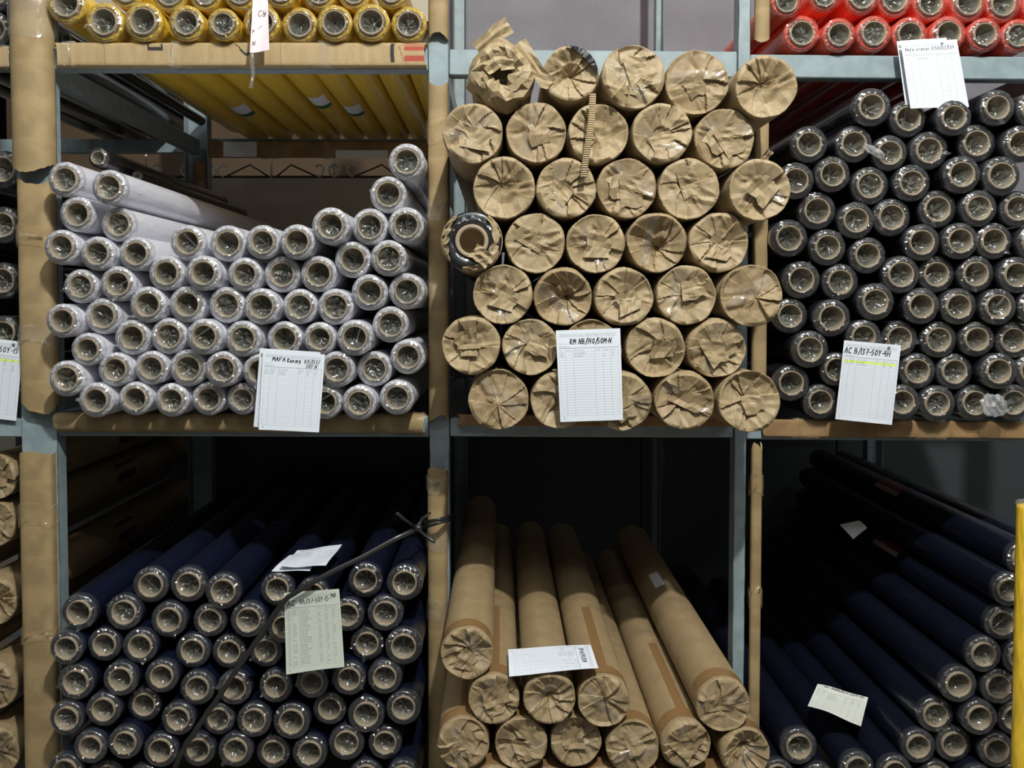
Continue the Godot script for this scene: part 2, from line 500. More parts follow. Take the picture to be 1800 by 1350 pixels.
func paper_end(sd: int, dish: float, flaps: int) -> Array:
	# pleated, creased kraft paper folded over the end of a roll, radius 1; returns [mesh, tape mesh]
	var r := RandomNumberGenerator.new()
	r.seed = sd
	var n := r.randi_range(6, 11)
	var cuts := []
	for k in n:
		cuts.append((k + r.randf_range(-0.38, 0.38)) / n * TAU)
	var amps := []
	for k in n:
		amps.append(r.randf_range(0.04, 0.15))
	var way := 1.0 if r.randf() < 0.5 else -1.0
	var twist := r.randf_range(-0.5, 0.5)
	var hub := Vector2(r.randf_range(-0.2, 0.2), r.randf_range(-0.2, 0.2))
	var creases := []
	for k in 22:
		var rad := sqrt(r.randf()) * 0.9
		var a := r.randf() * TAU
		creases.append([Vector2(cos(a), sin(a)) * rad, Vector2.from_angle(a + r.randf_range(-0.7, 0.7)), r.randf_range(0.2, 0.7), r.randf_range(0.07, 0.2), r.randf_range(0.02, 0.075) * (1.0 if r.randf() < 0.6 else -1.0)])
	var folds := []
	for k in 5:
		folds.append([Vector2.from_angle(r.randf() * TAU), r.randf_range(-0.6, 0.6), r.randf_range(-0.17, 0.17)])
	var hole := r.randf_range(0.28, 0.42)
	var bowl := r.randf_range(0.04, 0.24)
	var height := func(p: Vector2) -> float:
		var u := p.length()
		var q := p - hub * maxf(0.0, 1.0 - u)
		var th := fposmod(q.angle() + twist * (1.0 - u), TAU)
		var idx := n - 1
		for k in n:
			if th < cuts[k]:
				idx = (k - 1 + n) % n
				break
		var c0: float = cuts[idx]
		var c1: float = cuts[(idx + 1) % n]
		var width := fposmod(c1 - c0, TAU)
		var s := fposmod(th - c0, TAU) / maxf(width, 0.01)
		if way < 0.0:
			s = 1.0 - s
		var edge := clampf((1.0 - u) / 0.14, 0.0, 1.0)
		var mid := clampf(u / 0.22, 0.15, 1.0)
		var h: float = amps[idx] * s * edge * mid
		for c in creases:
			var d: Vector2 = p - c[0]
			var along := absf(d.dot(c[1]))
			if along < c[2]:
				var across := absf(d.cross(c[1]))
				if across < c[3]:
					h += c[4] * (1.0 - across / c[3]) * (1.0 - along / c[2]) * clampf(edge + 0.25, 0, 1)
		for f in folds:
			h += f[2] * (absf(p.dot(f[0]) - f[1]) - 0.45) * edge
		h -= bowl * clampf((0.93 - u) / 0.45, 0.0, 1.0)
		h -= dish * clampf(1.0 - q.length() / hole, 0.0, 1.0)
		return h
	var rows := []
	var seg := 132
	var outline := PackedFloat32Array()
	for k in seg:
		var a := TAU * k / seg
		outline.append(0.985 + 0.013 * sin(a * 3 + sd) + 0.011 * sin(a * 7 + sd * 2.3) + r.randf_range(-0.006, 0.006))
	for p in [[1.0, -0.42], [1.005, -0.16], [1.0, -0.04]]:
		var row := []
		for k in seg:
			var a := TAU * k / seg
			var rr: float = p[0] * (outline[k] if p[1] > -0.4 else 0.985)
			row.append(Vector3(cos(a) * rr, sin(a) * rr, p[1] + r.randf_range(-0.008, 0.008)))
		rows.append(row)
	var nr := 30
	for i in nr + 1:
		var u := 0.975 * (1.0 - float(i) / nr)
		var row := []
		for k in seg:
			var a := TAU * k / seg
			var p := Vector2(cos(a), sin(a)) * u * (outline[k] if u > 0.5 else 1.0)
			if i == nr:
				p = Vector2.ZERO
			row.append(Vector3(p.x, p.y, height.call(p if i < nr else Vector2(0.001, 0))))
		rows.append(row)
	var st := SurfaceTool.new()
	st.begin(Mesh.PRIMITIVE_TRIANGLES)
	add_grid(st, rows, true, true)
	for f in flaps:
		var ang := r.randf() * TAU
		var d := Vector2.from_angle(ang)
		var s := d.orthogonal()
		var lng := r.randf_range(0.55, 1.05)
		var wid := r.randf_range(0.22, 0.42)
		var org := Vector2.from_angle(r.randf() * TAU) * r.randf_range(0.1, 0.3) - d * lng * 0.5
		var taper := r.randf_range(-0.5, 0.5)
		var fl := []
		var lift := r.randf_range(0.04, 0.09)
		for i in 8:
			var t := i / 7.0
			var row := []
			for j in 5:
				var v := (j / 4.0 - 0.5) * wid * 2.0 * (1.0 + taper * (t - 0.5))
				var p := org + d * (t * lng + (0.05 * sin(j * 2.0 + sd) if i == 7 or i == 0 else 0.0)) + s * v
				if p.length() > 0.94:
					p = p.normalized() * 0.94
				row.append(Vector3(p.x, p.y, height.call(p) * 0.6 + lift * (0.4 + t) + 0.025 * absf(j - 2) * sin(sd + f)))
			fl.append(row)
		add_grid(st, fl, false, true)
	st.generate_normals()
	var mesh := st.commit()
	var ta := r.randf() * TAU
	var td := Vector2.from_angle(ta)
	var ts := td.orthogonal()
	var trows := []
	var toff := r.randf_range(-0.4, 0.4)
	for i in 19:
		var row := []
		for j in 7:
			var p := td * ((i / 18.0 - 0.5) * 1.6) + ts * (toff + (j / 6.0 - 0.5) * 0.34)
			if p.length() > 0.96:
				p = p.normalized() * 0.96
			row.append(Vector3(p.x, p.y, height.call(p) * 0.85 + 0.05 + r.randf_range(-0.012, 0.012)))
		trows.append(row)
	return [mesh, grid(trows, false, false)]

func make_shapes() -> void:
	for k in 14:
		var fe := film_end(100 + k)
		film_meshes.append(fe[0])
		film_plugs.append(fe[1])
		outer_films.append(film_end(200 + k, true)[0])
	for k in 3:
		body_meshes.append(lathe([[0.0, -1.4], [0.95, -1.4], [0.975, -1.392], [0.975, -1.0], [0.975, -0.6], [0.975, -0.2], [0.975, -0.004], [0.955, 0.0], [0.8, -0.001], [0.66, -0.001], [0.655, -0.03]], 56, false, 0.006, k * 2))
	core_mesh = lathe([[0.665, -0.2], [0.665, 0.012], [0.655, 0.02], [0.605, 0.02], [0.592, 0.01], [0.59, -0.5], [0.58, -2.0], [0.58, -3.6], [0.0, -3.6]], 40)
	kraft_body = lathe([[0.0, -1.3], [0.93, -1.3], [0.985, -1.285], [0.985, -0.9], [0.985, -0.45], [0.985, -0.012], [0.93, -0.03], [0.0, -0.06]], 56, false, 0.004, 1)
	for k in 16:
		var e := paper_end(300 + k * 3, [0.0, 0.12, 0.3, 0.05, 0.2, 0.0, 0.42, 0.1][k % 8], [1, 2, 0, 1, 1, 2, 1, 0][(k * 3) % 8])
		paper_ends.append(e[0])
		paper_tapes.append(e[1])

# ---------------------------------------------------------------- rolls
func settle(list: Array, z: float, jitter: float, lo := Vector2(-9, -9), hi := 9.0) -> Array:
	# picture circles -> circles in the world that do not cut into each other: [centre, radius, row, place]
	var out := []
	for e in list:
		var zz: float = z + rng.randf_range(-jitter, jitter)
		if e.size() > 5:
			zz = e[5]
		out.append([U(e[0], e[1], zz), S(e[2], zz) * 0.985, e[3], e[4]])
	for pass_ in 60:
		for i in out.size():
			for j in range(i + 1, out.size()):
				var a: Vector3 = out[i][0]
				var b: Vector3 = out[j][0]
				var d := Vector2(b.x - a.x, b.y - a.y)
				var need: float = out[i][1] + out[j][1] + 0.0003
				var l := d.length()
				if l < need and l > 0.0001:
					var push := d / l * (need - l) * 0.5
					out[i][0] -= Vector3(push.x, push.y, 0)
					out[j][0] += Vector3(push.x, push.y, 0)
		for e in out:
			var c: Vector3 = e[0]
			var r: float = e[1]
			e[0] = Vector3(clampf(c.x, lo.x + r, hi - r), maxf(c.y, lo.y + r), c.z)
	return out

func flat_rows(rows: Array) -> Array:
	var list := []
	for i in rows.size():
		for j in rows[i].size():
			var e: Array = rows[i][j]
			var q := [e[0], e[1], e[2], i + 1, j + 1]
			if e.size() > 3:
				q.append(e[3])
			list.append(q)
	return list

func film_roll(c: Vector3, r: float, m: Material, label: String, group: String, called: String, filmm: Material, length := 1.4) -> Node3D:
	var t := thing(called, label, "roll", c, group)
	var b := part("vinyl_body", body_meshes[rng.randi() % 3], m, t)
	b.scale = Vector3(r, r, length / 1.4)
	b.rotation.z = rng.randf() * TAU
	b.position.z = -0.15 * r
	var k := part("core_tube", core_mesh, M.core, t)
	k.scale = Vector3(r, r, r)
	var f := part("film_end", film_meshes[rng.randi() % film_meshes.size()], filmm, t)
	f.rotation.z = rng.randf() * TAU
	f.scale = Vector3(r, r, r)
	var g := part("film_plug", film_plugs[film_meshes.find(f.mesh)], M.film_plug, t)
	g.rotation.z = f.rotation.z
	g.scale = f.scale
	var f2 := part("outer_film", outer_films[rng.randi() % outer_films.size()], M.film_outer, t)
	f2.rotation.z = rng.randf() * TAU
	f2.scale = Vector3(r, r, r) * 1.004
	f2.position.z = 0.03 * r
	return t

func kraft_roll(c: Vector3, r: float, m: Material, endm: Material, label: String, group: String, idx: int, taped: bool, length := 1.3) -> Node3D:
	var t := thing("kraft_roll", label, "roll", c, group)
	var b := part("paper_sleeve", kraft_body, m, t)
	b.scale = Vector3(r, r, length / 1.3)
	var v := idx % paper_ends.size()
	var turn := rng.randf() * TAU
	var e := part("folded_end", paper_ends[v], endm, t)
	e.scale = Vector3(r, r, r)
	e.rotation.z = turn
	if taped:
		var p := part("tape_strip", paper_tapes[v], M.tape_clear, t)
		p.scale = Vector3(r, r, r)
		p.rotation.z = turn
	return t

func patch(a0: float, a1: float, z0: float, z1: float, r: float, nz := 2) -> ArrayMesh:
	# a piece of a cylinder's skin
	var rows := []
	for i in nz + 1:
		var row := []
		for k in 13:
			var a := lerpf(a0, a1, k / 12.0)
			row.append(Vector3(cos(a) * r, sin(a) * r, lerpf(z0, z1, float(i) / nz)))
		rows.append(row)
	return grid(rows, false, false)

# ---------------------------------------------------------------- guards
func guard_mesh(length: float, rx: float, rz: float, from: float, to: float, ragged: float, sd: int, square := 1.0) -> ArrayMesh:
	# a split cardboard tube standing along y from 0 to length; angle 0 is +x, PI/2 is +z (the front)
	var r := RandomNumberGenerator.new()
	r.seed = sd
	var nv := int(clamp(length / 0.03, 6, 40))
	var na := 22
	var outer := []
	var inner := []
	var e0 := []
	var e1 := []
	for k in na + 1:
		e0.append(r.randf_range(0, ragged * 0.3) + ragged * (1.0 + sin(k * 0.33 + sd)))
		e1.append(r.randf_range(0, ragged * 0.3) + ragged * 0.7 * (1.0 + sin(k * 0.4 + sd * 2.0)))
	for i in nv + 1:
		var ro := []
		var ri := []
		var torn := r.randf_range(-0.05, 0.05)
		for k in na + 1:
			var a := lerpf(from + (torn if k == 0 else 0.0), to + (torn if k == na else 0.0), float(k) / na)
			var y := lerpf(e0[k], length - e1[k], float(i) / nv)
			var ca := cos(a)
			var sa := sin(a)
			var x := signf(ca) * pow(absf(ca), square)
			var zf := signf(sa) * pow(absf(sa), square)
			var dent := 1.0 + 0.012 * sin(i * 0.35 + sd) * sin(a * 2.0)
			ro.append(Vector3(x * rx * dent, y, zf * rz * dent))
			ri.append(Vector3(x * (rx - 0.004) * dent, y, zf * (rz - 0.004) * dent))
		outer.append(ro)
		inner.append(ri)
	var st := SurfaceTool.new()
	st.begin(Mesh.PRIMITIVE_TRIANGLES)
	# ring = outer then inner reversed, closed
	var rows := []
	for i in nv + 1:
		var row: Array = outer[i].duplicate()
		var back: Array = inner[i].duplicate()
		back.reverse()
		row.append_array(back)
		rows.append(row)
	add_grid(st, rows, true, false)
	for i in [0, nv]:
		add_grid(st, [outer[i], inner[i]], false, true)
	st.generate_normals()
	return st.commit()

func tape_wrap(y0: float, y1: float, rx: float, rz: float, from: float, to: float, sd: int, square := 1.0) -> ArrayMesh:
	var r := RandomNumberGenerator.new()
	r.seed = sd
	var rows := []
	for i in 11:
		var row := []
		var sl := r.randf_range(-0.004, 0.004)
		for k in 25:
			var a := lerpf(from, to, k / 24.0)
			var w := r.randf_range(0.0, 0.0035)
			var ca := cos(a)
			var sa := sin(a)
			var x := signf(ca) * pow(absf(ca), square)
			var zf := signf(sa) * pow(absf(sa), square)
			row.append(Vector3(x * (rx + w), lerpf(y0, y1, i / 10.0) + sl + 0.006 * sin(k * 0.4 + sd), zf * (rz + w)))
		rows.append(row)
	return grid(rows, false, false)

func post_guard(label: String, px0: float, px1: float, py0: float, py1: float, z: float, ragged: float, sd: int, tapes: Array, square := 1.0, from := -0.25, to := PI + 0.25, depth := 0.8, m: Material = null) -> void:
	# picture box -> a guard standing on the post; z is the depth of its axis
	var bot := U((px0 + px1) / 2, py1, z)
	var top := U((px0 + px1) / 2, py0, z)
	var rx := S((px1 - px0) / 2, z)
	var rz := rx * depth
	var t := thing("cardboard_guard", label, "cardboard guard", bot, "cardboard guards taped to the rack posts")
	var h := top.y - bot.y
	part("split_tube", guard_mesh(h, rx, rz, from, to, ragged, sd, square), m if m else M.guard, t)
	var k := 0
	for tp in tapes:
		var ya := U(px0, tp[1], z).y - bot.y
		var yb := U(px0, tp[0], z).y - bot.y
		part("tape_band", tape_wrap(ya, yb, rx + 0.0015, rz + 0.0015, from - 0.1, to + 0.1, sd + 50 + k, square), M.tape if (tp.size() < 3) else M.tape_clear, t)
		k += 1

func beam_guard(label: String, px0: float, px1: float, py0: float, py1: float, slope: float, z: float, ry: float, sd: int, square: float, m: Material, tapes: Array, n := "beam_guard") -> Node3D:
	# a split tube or folded carton lying along x over the front of a beam
	var a := U(px0, (py0 + py1) / 2, z)
	var b := U(px1, (py0 + py1) / 2 + slope, z)
	var hy := S((py1 - py0) / 2, z)
	var t := thing(n, label, "cardboard guard", a, "cardboard guards over the rack beams")
	var l := (b - a).length()
	var turn := Basis(Vector3(0, 0, 1), atan2(b.y - a.y, b.x - a.x)) * Basis(Vector3(0, 0, 1), -PI / 2)
	# the guard's y runs along world x, its x runs along world -y... front stays +z
	var g := part("folded_carton" if square < 0.6 else "split_tube", guard_mesh(l, hy, ry, -0.3, PI + 0.3, 0.004, sd, square), m, t)
	g.transform.basis = turn
	var k := 0
	for tp in tapes:
		var o := part("tape_band", tape_wrap((tp[0] - px0) / (px1 - px0) * l, (tp[1] - px0) / (px1 - px0) * l, hy + 0.0015, ry + 0.0015, -0.3, PI + 0.3, sd + 20 + k, square), M.tape if tp.size() < 3 else M.tape_clear, t)
		o.transform.basis = turn
		k += 1
	return t

# ---------------------------------------------------------------- scene
func lamp(at: Vector3, energy: float, label: String) -> void:
	var t := thing("ceiling_lamp", label, "lamp", at, "")
	part("lamp_bulb", lathe_y([[0.0, -0.065], [0.03, -0.06], [0.052, -0.03], [0.055, 0.0], [0.045, 0.03], [0.025, 0.055], [0.0, 0.06]], 24), M.glow, t)
	part("lamp_socket", lathe_y([[0.0, 0.05], [0.027, 0.05], [0.027, 0.11], [0.012, 0.13], [0.006, 0.14], [0.006, 4.7 - at.y], [0.0, 4.7 - at.y]], 16), M.lamp_body, t)
	var l := OmniLight3D.new()
	l.name = "lamp_light"
	l.light_energy = energy
	l.light_color = Color(1.0, 0.995, 0.97)
	l.light_size = 0.05
	l.omni_range = 20.0
	l.omni_attenuation = 2.0
	l.shadow_enabled = true
	l.position = at + Vector3(0, 0, 0)
	add_child(l)

func added_batten(at: Vector3, energy: float, label: String) -> void:  # unseen tube lights, added for sparkle on the film and some fill
	var t := thing("ceiling_lamp", label, "lamp", at, "added tube lights along the aisle")
	part("added_tube", tube([Vector3(-0.6, 0, 0), Vector3(0.6, 0, 0)], 0.014, 0.014, 12), M.glow, t)
	part("lamp_body", box(Vector3(-0.62, 0.02, -0.03), Vector3(0.62, 0.4, 0.03), 0.004), M.lamp_body, t)
	for x in [-0.61, 0.61]:
		part("end_cap", box(Vector3(x - 0.01, -0.018, -0.018), Vector3(x + 0.01, 0.02, 0.018), 0.003), M.lamp_body, t)
	var l := AreaLight3D.new()
	l.name = "lamp_light"
	l.light_energy = energy
	l.light_color = Color(0.97, 0.99, 1.0)
	l.area_size = Vector2(1.2, 0.05)
	l.area_normalize_energy = true
	l.area_range = 20.0
	l.shadow_enabled = true
	l.position = at + Vector3(0, -0.02, 0)
	l.rotation.x = -PI / 2
	add_child(l)

func lathe_y(profile: Array, seg: int) -> ArrayMesh:
	var st := SurfaceTool.new()
	st.begin(Mesh.PRIMITIVE_TRIANGLES)
	st.append_from(lathe(profile, seg), 0, Transform3D(Basis(Vector3.RIGHT, -PI / 2), Vector3.ZERO))
	return st.commit()

func _ready() -> void:
	rng.seed = 11
	var cam := Camera3D.new()
	cam.name = "camera"
	cam.projection = Camera3D.PROJECTION_FRUSTUM
	cam.near = 0.05
	cam.far = 60.0
	cam.size = 1350.0 / FPX * cam.near
	cam.frustum_offset = Vector2(20.0, -88.0) / FPX * cam.near
	cam.position = CAM
	cam.rotation.x = -PITCH
	add_child(cam)
	cam.current = true
	var env := Environment.new()
	env.background_mode = Environment.BG_COLOR
	env.background_color = Color(0.01, 0.01, 0.011)
	env.tonemap_mode = Environment.TONE_MAPPER_LINEAR
	env.tonemap_exposure = 1.0
	env.sdfgi_enabled = true
	env.ssao_enabled = true
	env.ssil_enabled = true
	var we := WorldEnvironment.new()
	we.name = "environment"
	we.environment = env
	add_child(we)
	make_materials()
	lamp(Vector3(0.55, 4.25, 2.25), 12.8, "bare round bulb hanging above the aisle before the brown rolls")
	added_batten(Vector3(-2.3, 4.3, 1.7), 1.8, "added sparkle and fill tube on the ceiling, far left along the aisle")
	added_batten(Vector3(-0.75, 4.3, 1.7), 1.6, "added sparkle and fill tube on the ceiling above the white rolls")
	added_batten(Vector3(2.4, 4.3, 1.7), 1.8, "added sparkle and fill tube on the ceiling above the black rolls")
	added_batten(Vector3(-0.6, 4.3, 3.6), 1.1, "added sparkle and fill tube on the ceiling behind the viewer, left one")
	added_batten(Vector3(1.8, 4.3, 3.6), 1.1, "added sparkle and fill tube on the ceiling behind the viewer, right one")
	make_shapes()
	build_room()
	build_rack()
	build_guards()
	build_rolls()
	build_cards()
	build_details()

func build_room() -> void:
	structure("floor", box(Vector3(-5, -0.1, -2.6), Vector3(5, 0, 5), 0.001), M.floor, "grey concrete floor of the storeroom")
	structure("ceiling", box(Vector3(-5, 4.7, -2.6), Vector3(5, 4.8, 5), 0.001), M.room, "grey storeroom ceiling")
	structure("wall_left", box(Vector3(-5.1, 0, -2.6), Vector3(-5, 4.7, 5), 0.001), M.room, "grey side wall of the storeroom")
	structure("wall_right", box(Vector3(5, 0, -2.6), Vector3(5.1, 4.7, 5), 0.001), M.room, "grey side wall of the storeroom")
	structure("wall_front", box(Vector3(-5, 0, 5), Vector3(5, 4.7, 5.1), 0.001), M.room, "grey wall across the aisle")
	# back wall with a high grilled opening behind the white rolls
	var z0 := -1.9
	var z1 := -1.78
	var w := structure("wall_back", box(Vector3(-0.32, 0, z0), Vector3(5, 4.7, z1), 0.001), M.wall, "grey lilac plastered wall behind the rack")
	var sill := U(400, 313, z1).y
	part("wall_panel", box(Vector3(-5, 0, z0), Vector3(-0.32, sill, z1), 0.001), M.wall_cream_lit, w)
	part("wall_panel", box(Vector3(-5, sill + 0.7, z0), Vector3(-0.32, 4.7, z1), 0.001), M.wall_cream_lit, w)
	part("wall_panel", box(Vector3(-5, sill, z0), Vector3(-2.4, sill + 0.7, z1), 0.001), M.wall_cream_lit, w)
	structure("trim_1", box(Vector3(-2.5, sill - 0.1, -2.35), Vector3(-0.3, sill + 0.8, -2.25), 0.002), M.wood, "dark brown boards behind the high grilled opening")
	# ornamental grille
	var g := thing("window_grille", "ornamental iron grille with scrolls in the high opening behind white rolls", "grille", Vector3(0, 0, -1.80))
	var zl := -1.80
	for y in [313.0, 262.0]:
		var a := U(200, y - 2, zl)
		var b := U(752, y - 2, zl)
		part("rail", tube([Vector3(a.x, a.y, 0), Vector3(b.x, b.y, 0)], 0.006, 0.006, 6), M.iron_dark, g)
	for x in [258.0, 344.0, 478.0, 588.0]:
		var a := U(x, 313, zl)
		var b := U(x, 262, zl)
		part("bar", tube([Vector3(a.x, a.y, 0.01), Vector3(b.x, b.y, 0.01)], 0.005, 0.005, 6), M.iron, g)
	for x in [[240, -1], [275, 1], [330, -1], [372, 1], [395, -1], [560, 1], [590, -1], [588, 1], [622, -1]]:
		var pts := []
		for k in 15:
			var t := k / 14.0
			var ang: float = -PI / 2 + t * 4.0
			var rad := 13.0 * (1.0 - 0.6 * t)
			var p := U(x[0] + x[1] * cos(ang) * rad, 298 - sin(ang) * rad * 1.0, zl)
			pts.append(Vector3(p.x, p.y, 0.012))
		part("scroll", tube(pts, 0.005, 0.005, 6), M.iron, g)
	for x in [[395, 440, 475], [485, 512, 560], [620, 672, 700]]:
		var pts := []
		for q in [[x[0], 312], [x[1], 290], [x[2], 312]]:
			var p := U(q[0], q[1], zl)
			pts.append(Vector3(p.x, p.y, 0.006))
		part("chevron", tube(pts, 0.004, 0.004, 6), M.iron_dark, g)

func build_rack() -> void:
	var t := thing("storage_rack", "blue-grey painted steel rack holding all the rolls", "storage rack")
	# posts: channel sections, front and rear
	var posts := [[38.0, 101.0], [755.0, 790.0], [1291.0, 1312.0], [1868.0, 1910.0], [-560.0, -510.0]]
	var xs := []
	for p in posts:
		var a := U(p[0], 770, FRAME_Z).x
		var b := U(p[1], 770, FRAME_Z).x
		xs.append([a, b])
		for z in [FRAME_Z, REAR_Z]:
			var st := SurfaceTool.new()
			st.begin(Mesh.PRIMITIVE_TRIANGLES)
			var back: float = -0.045 if z == FRAME_Z else 0.045
			add_box(st, Vector3(a, 0, z - 0.003), Vector3(b, 3.3, z), 0.0015)
			add_box(st, Vector3(a, 0, min(z, z + back)), Vector3(a + 0.003, 3.3, max(z, z + back)), 0.001)
			add_box(st, Vector3(b - 0.003, 0, min(z, z + back)), Vector3(b, 3.3, max(z, z + back)), 0.001)
			st.generate_normals()
			part("post", st.commit(), M.steel, t)
	# beams: [left post, right post, y px at the left top, bottom, y px at the right top, bottom]
	var beams := [
		[0, 1, 82, 121, 84, 123], [1, 2, 86, 131, 90, 135], [2, 3, 95, 135, 101, 139],
		[0, 1, 730, 767, 733, 768], [1, 2, 736, 768, 738, 770], [2, 3, 740, 773, 744, 777],
		[4, 0, 84, 121, 82, 121], [4, 0, 738, 770, 738, 768],
		[0, 1, 1398, 1436, 1398, 1436], [1, 2, 1444, 1480, 1444, 1480], [2, 3, 1398, 1430, 1398, 1430], [4, 0, 1402, 1436, 1402, 1436]]
	for b in beams:
		for z in [FRAME_Z - 0.004, REAR_Z + 0.004]:
			var xa: float = xs[b[0]][1] + 0.001
			var xb: float = xs[b[1]][0] - 0.001
			var ya := U(700, (b[2] + b[3]) / 2.0, FRAME_Z).y
			var yb := U(700, (b[4] + b[5]) / 2.0, FRAME_Z).y
			var h := S(b[3] - b[2], FRAME_Z)
			part("beam", bar(Vector3(xa, ya, z - 0.02), Vector3(xb, yb, z - 0.02), Vector3.UP, h, 0.04), M.steel, t)
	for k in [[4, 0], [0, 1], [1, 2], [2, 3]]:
		part("shade_panel", box(Vector3(xs[k[0]][0] + 0.01, 0.02, -1.69), Vector3(xs[k[1]][0] + 0.004, U(700, 757, FRAME_Z).y, -1.68), 0.002), M.panel_shade, t)  # dark sheets added to keep the rear of the lower bays in shade
	part("shade_panel", box(Vector3(xs[3][0] + 0.01, 0.02, -1.69), Vector3(3.4, U(700, 757, FRAME_Z).y, -1.68), 0.002), M.panel_shade, t)  # added further sheet, darkens the lit wall past the last post
	part("beam", bar(Vector3(xs[3][1] + 0.001, U(700, 758, FRAME_Z).y, FRAME_Z - 0.024), Vector3(3.4, U(700, 758, FRAME_Z).y, FRAME_Z - 0.024), Vector3.UP, 0.05, 0.04), M.steel, t)  # unseen beam added past the last post for its shade
	# side rails from front to rear posts
	for p in 4:
		for y in [[112, 40.0], [752, 36.0], [1418, 36.0]]:
			var yy := U(700, y[0], FRAME_Z).y
			var xm: float = (xs[p][0] + xs[p][1]) / 2
			part("side_rail", bar(Vector3(xm, yy, FRAME_Z - 0.046), Vector3(xm, yy, REAR_Z + 0.046), Vector3.UP, S(y[1], FRAME_Z), 0.035), M.steel, t)

func build_guards() -> void:
	var gz := FRAME_Z + 0.004
	post_guard("long cardboard tube on the upper half of the left post", 26, 98, -25, 308, gz, 0.012, 1, [[-20, 72, 1]], 0.95)
	post_guard("folded cardboard on the left post beside the white rolls", 42, 103, 312, 727, gz - 0.002, 0.014, 2, [[400, 434], [572, 606, 1]], 0.55, -0.2, PI + 0.2, 0.6)
	post_guard("folded cardboard on the left post beside the navy rolls", 50, 109, 791, 1420, gz, 0.006, 3, [[880, 922], [1095, 1122]], 0.5, -0.2, PI + 0.2, 0.6)
	post_guard("short cardboard tube on the middle post beside the yellow rolls", 754, 788, -25, 72, gz, 0.008, 4, [], 0.9)
	post_guard("long cardboard tube on the middle post between white and brown rolls", 754, 789, 146, 740, gz, 0.008, 5, [[215, 255], [355, 385, 1], [500, 525, 1]], 0.9)
	post_guard("cardboard tube on the middle post beside the navy rolls", 753, 788, 818, 1420, gz, 0.008, 6, [[838, 862, 1], [930, 962, 1], [1050, 1085, 1]], 0.9)
	post_guard("short cardboard tube on the post beside the red rolls", 1326, 1352, -25, 78, gz, 0.006, 7, [], 0.9)
	post_guard("cardboard strip on the post between brown and black rolls", 1319, 1345, 180, 742, gz - 0.003, 0.006, 8, [], 0.6)
	post_guard("torn cardboard strip on the post above the bottom right bay", 1315, 1334, 776, 1290, gz, 0.012, 9, [[830, 868], [1030, 1062]], 0.6)
	beam_guard("flattened carton taped along the beam under the yellow rolls", 101, 751, 78, 119, 0, FRAME_Z + 0.002, 0.018, 11, 0.3, printed_carton(), [[119, 133, 1], [302, 320, 1], [560, 585, 1]])
	beam_guard("half cardboard tube along the beam under the white rolls", 101, 748, 725, 759, 2, FRAME_Z + 0.002, 0.03, 12, 0.8, M.guard, [[690, 745]])
	beam_guard("taped cardboard along the beam under the black rolls", 1338, 1830, 737, 767, 4, FRAME_Z + 0.002, 0.01, 13, 0.3, M.carton, [[1390, 1440], [1610, 1660]])
	beam_guard("cardboard piece along the beam at the upper left edge", -120, 24, 84, 120, 0, FRAME_Z + 0.002, 0.012, 14, 0.3, M.guard, [[8, 22, 1]])
	post_guard("brown cardboard tube on the rear post behind the white rolls", 346, 373, 284, 700, REAR_Z + 0.006, 0.006, 10, [[318, 332, 1]], 0.9, -0.25, PI + 0.25, 0.8, M.carton)
	beam_guard("brown cardboard along the beam under the brown stack", 803, 1284, 728, 748, 2, FRAME_Z + 0.002, 0.01, 16, 0.3, M.carton, [[870, 895]])
	beam_guard("brown carton strip over the rear beam behind the yellow rolls", 363, 760, 249, 277, 0, REAR_Z + 0.012, 0.012, 15, 0.3, M.carton, [[460, 500], [570, 582, 1]])

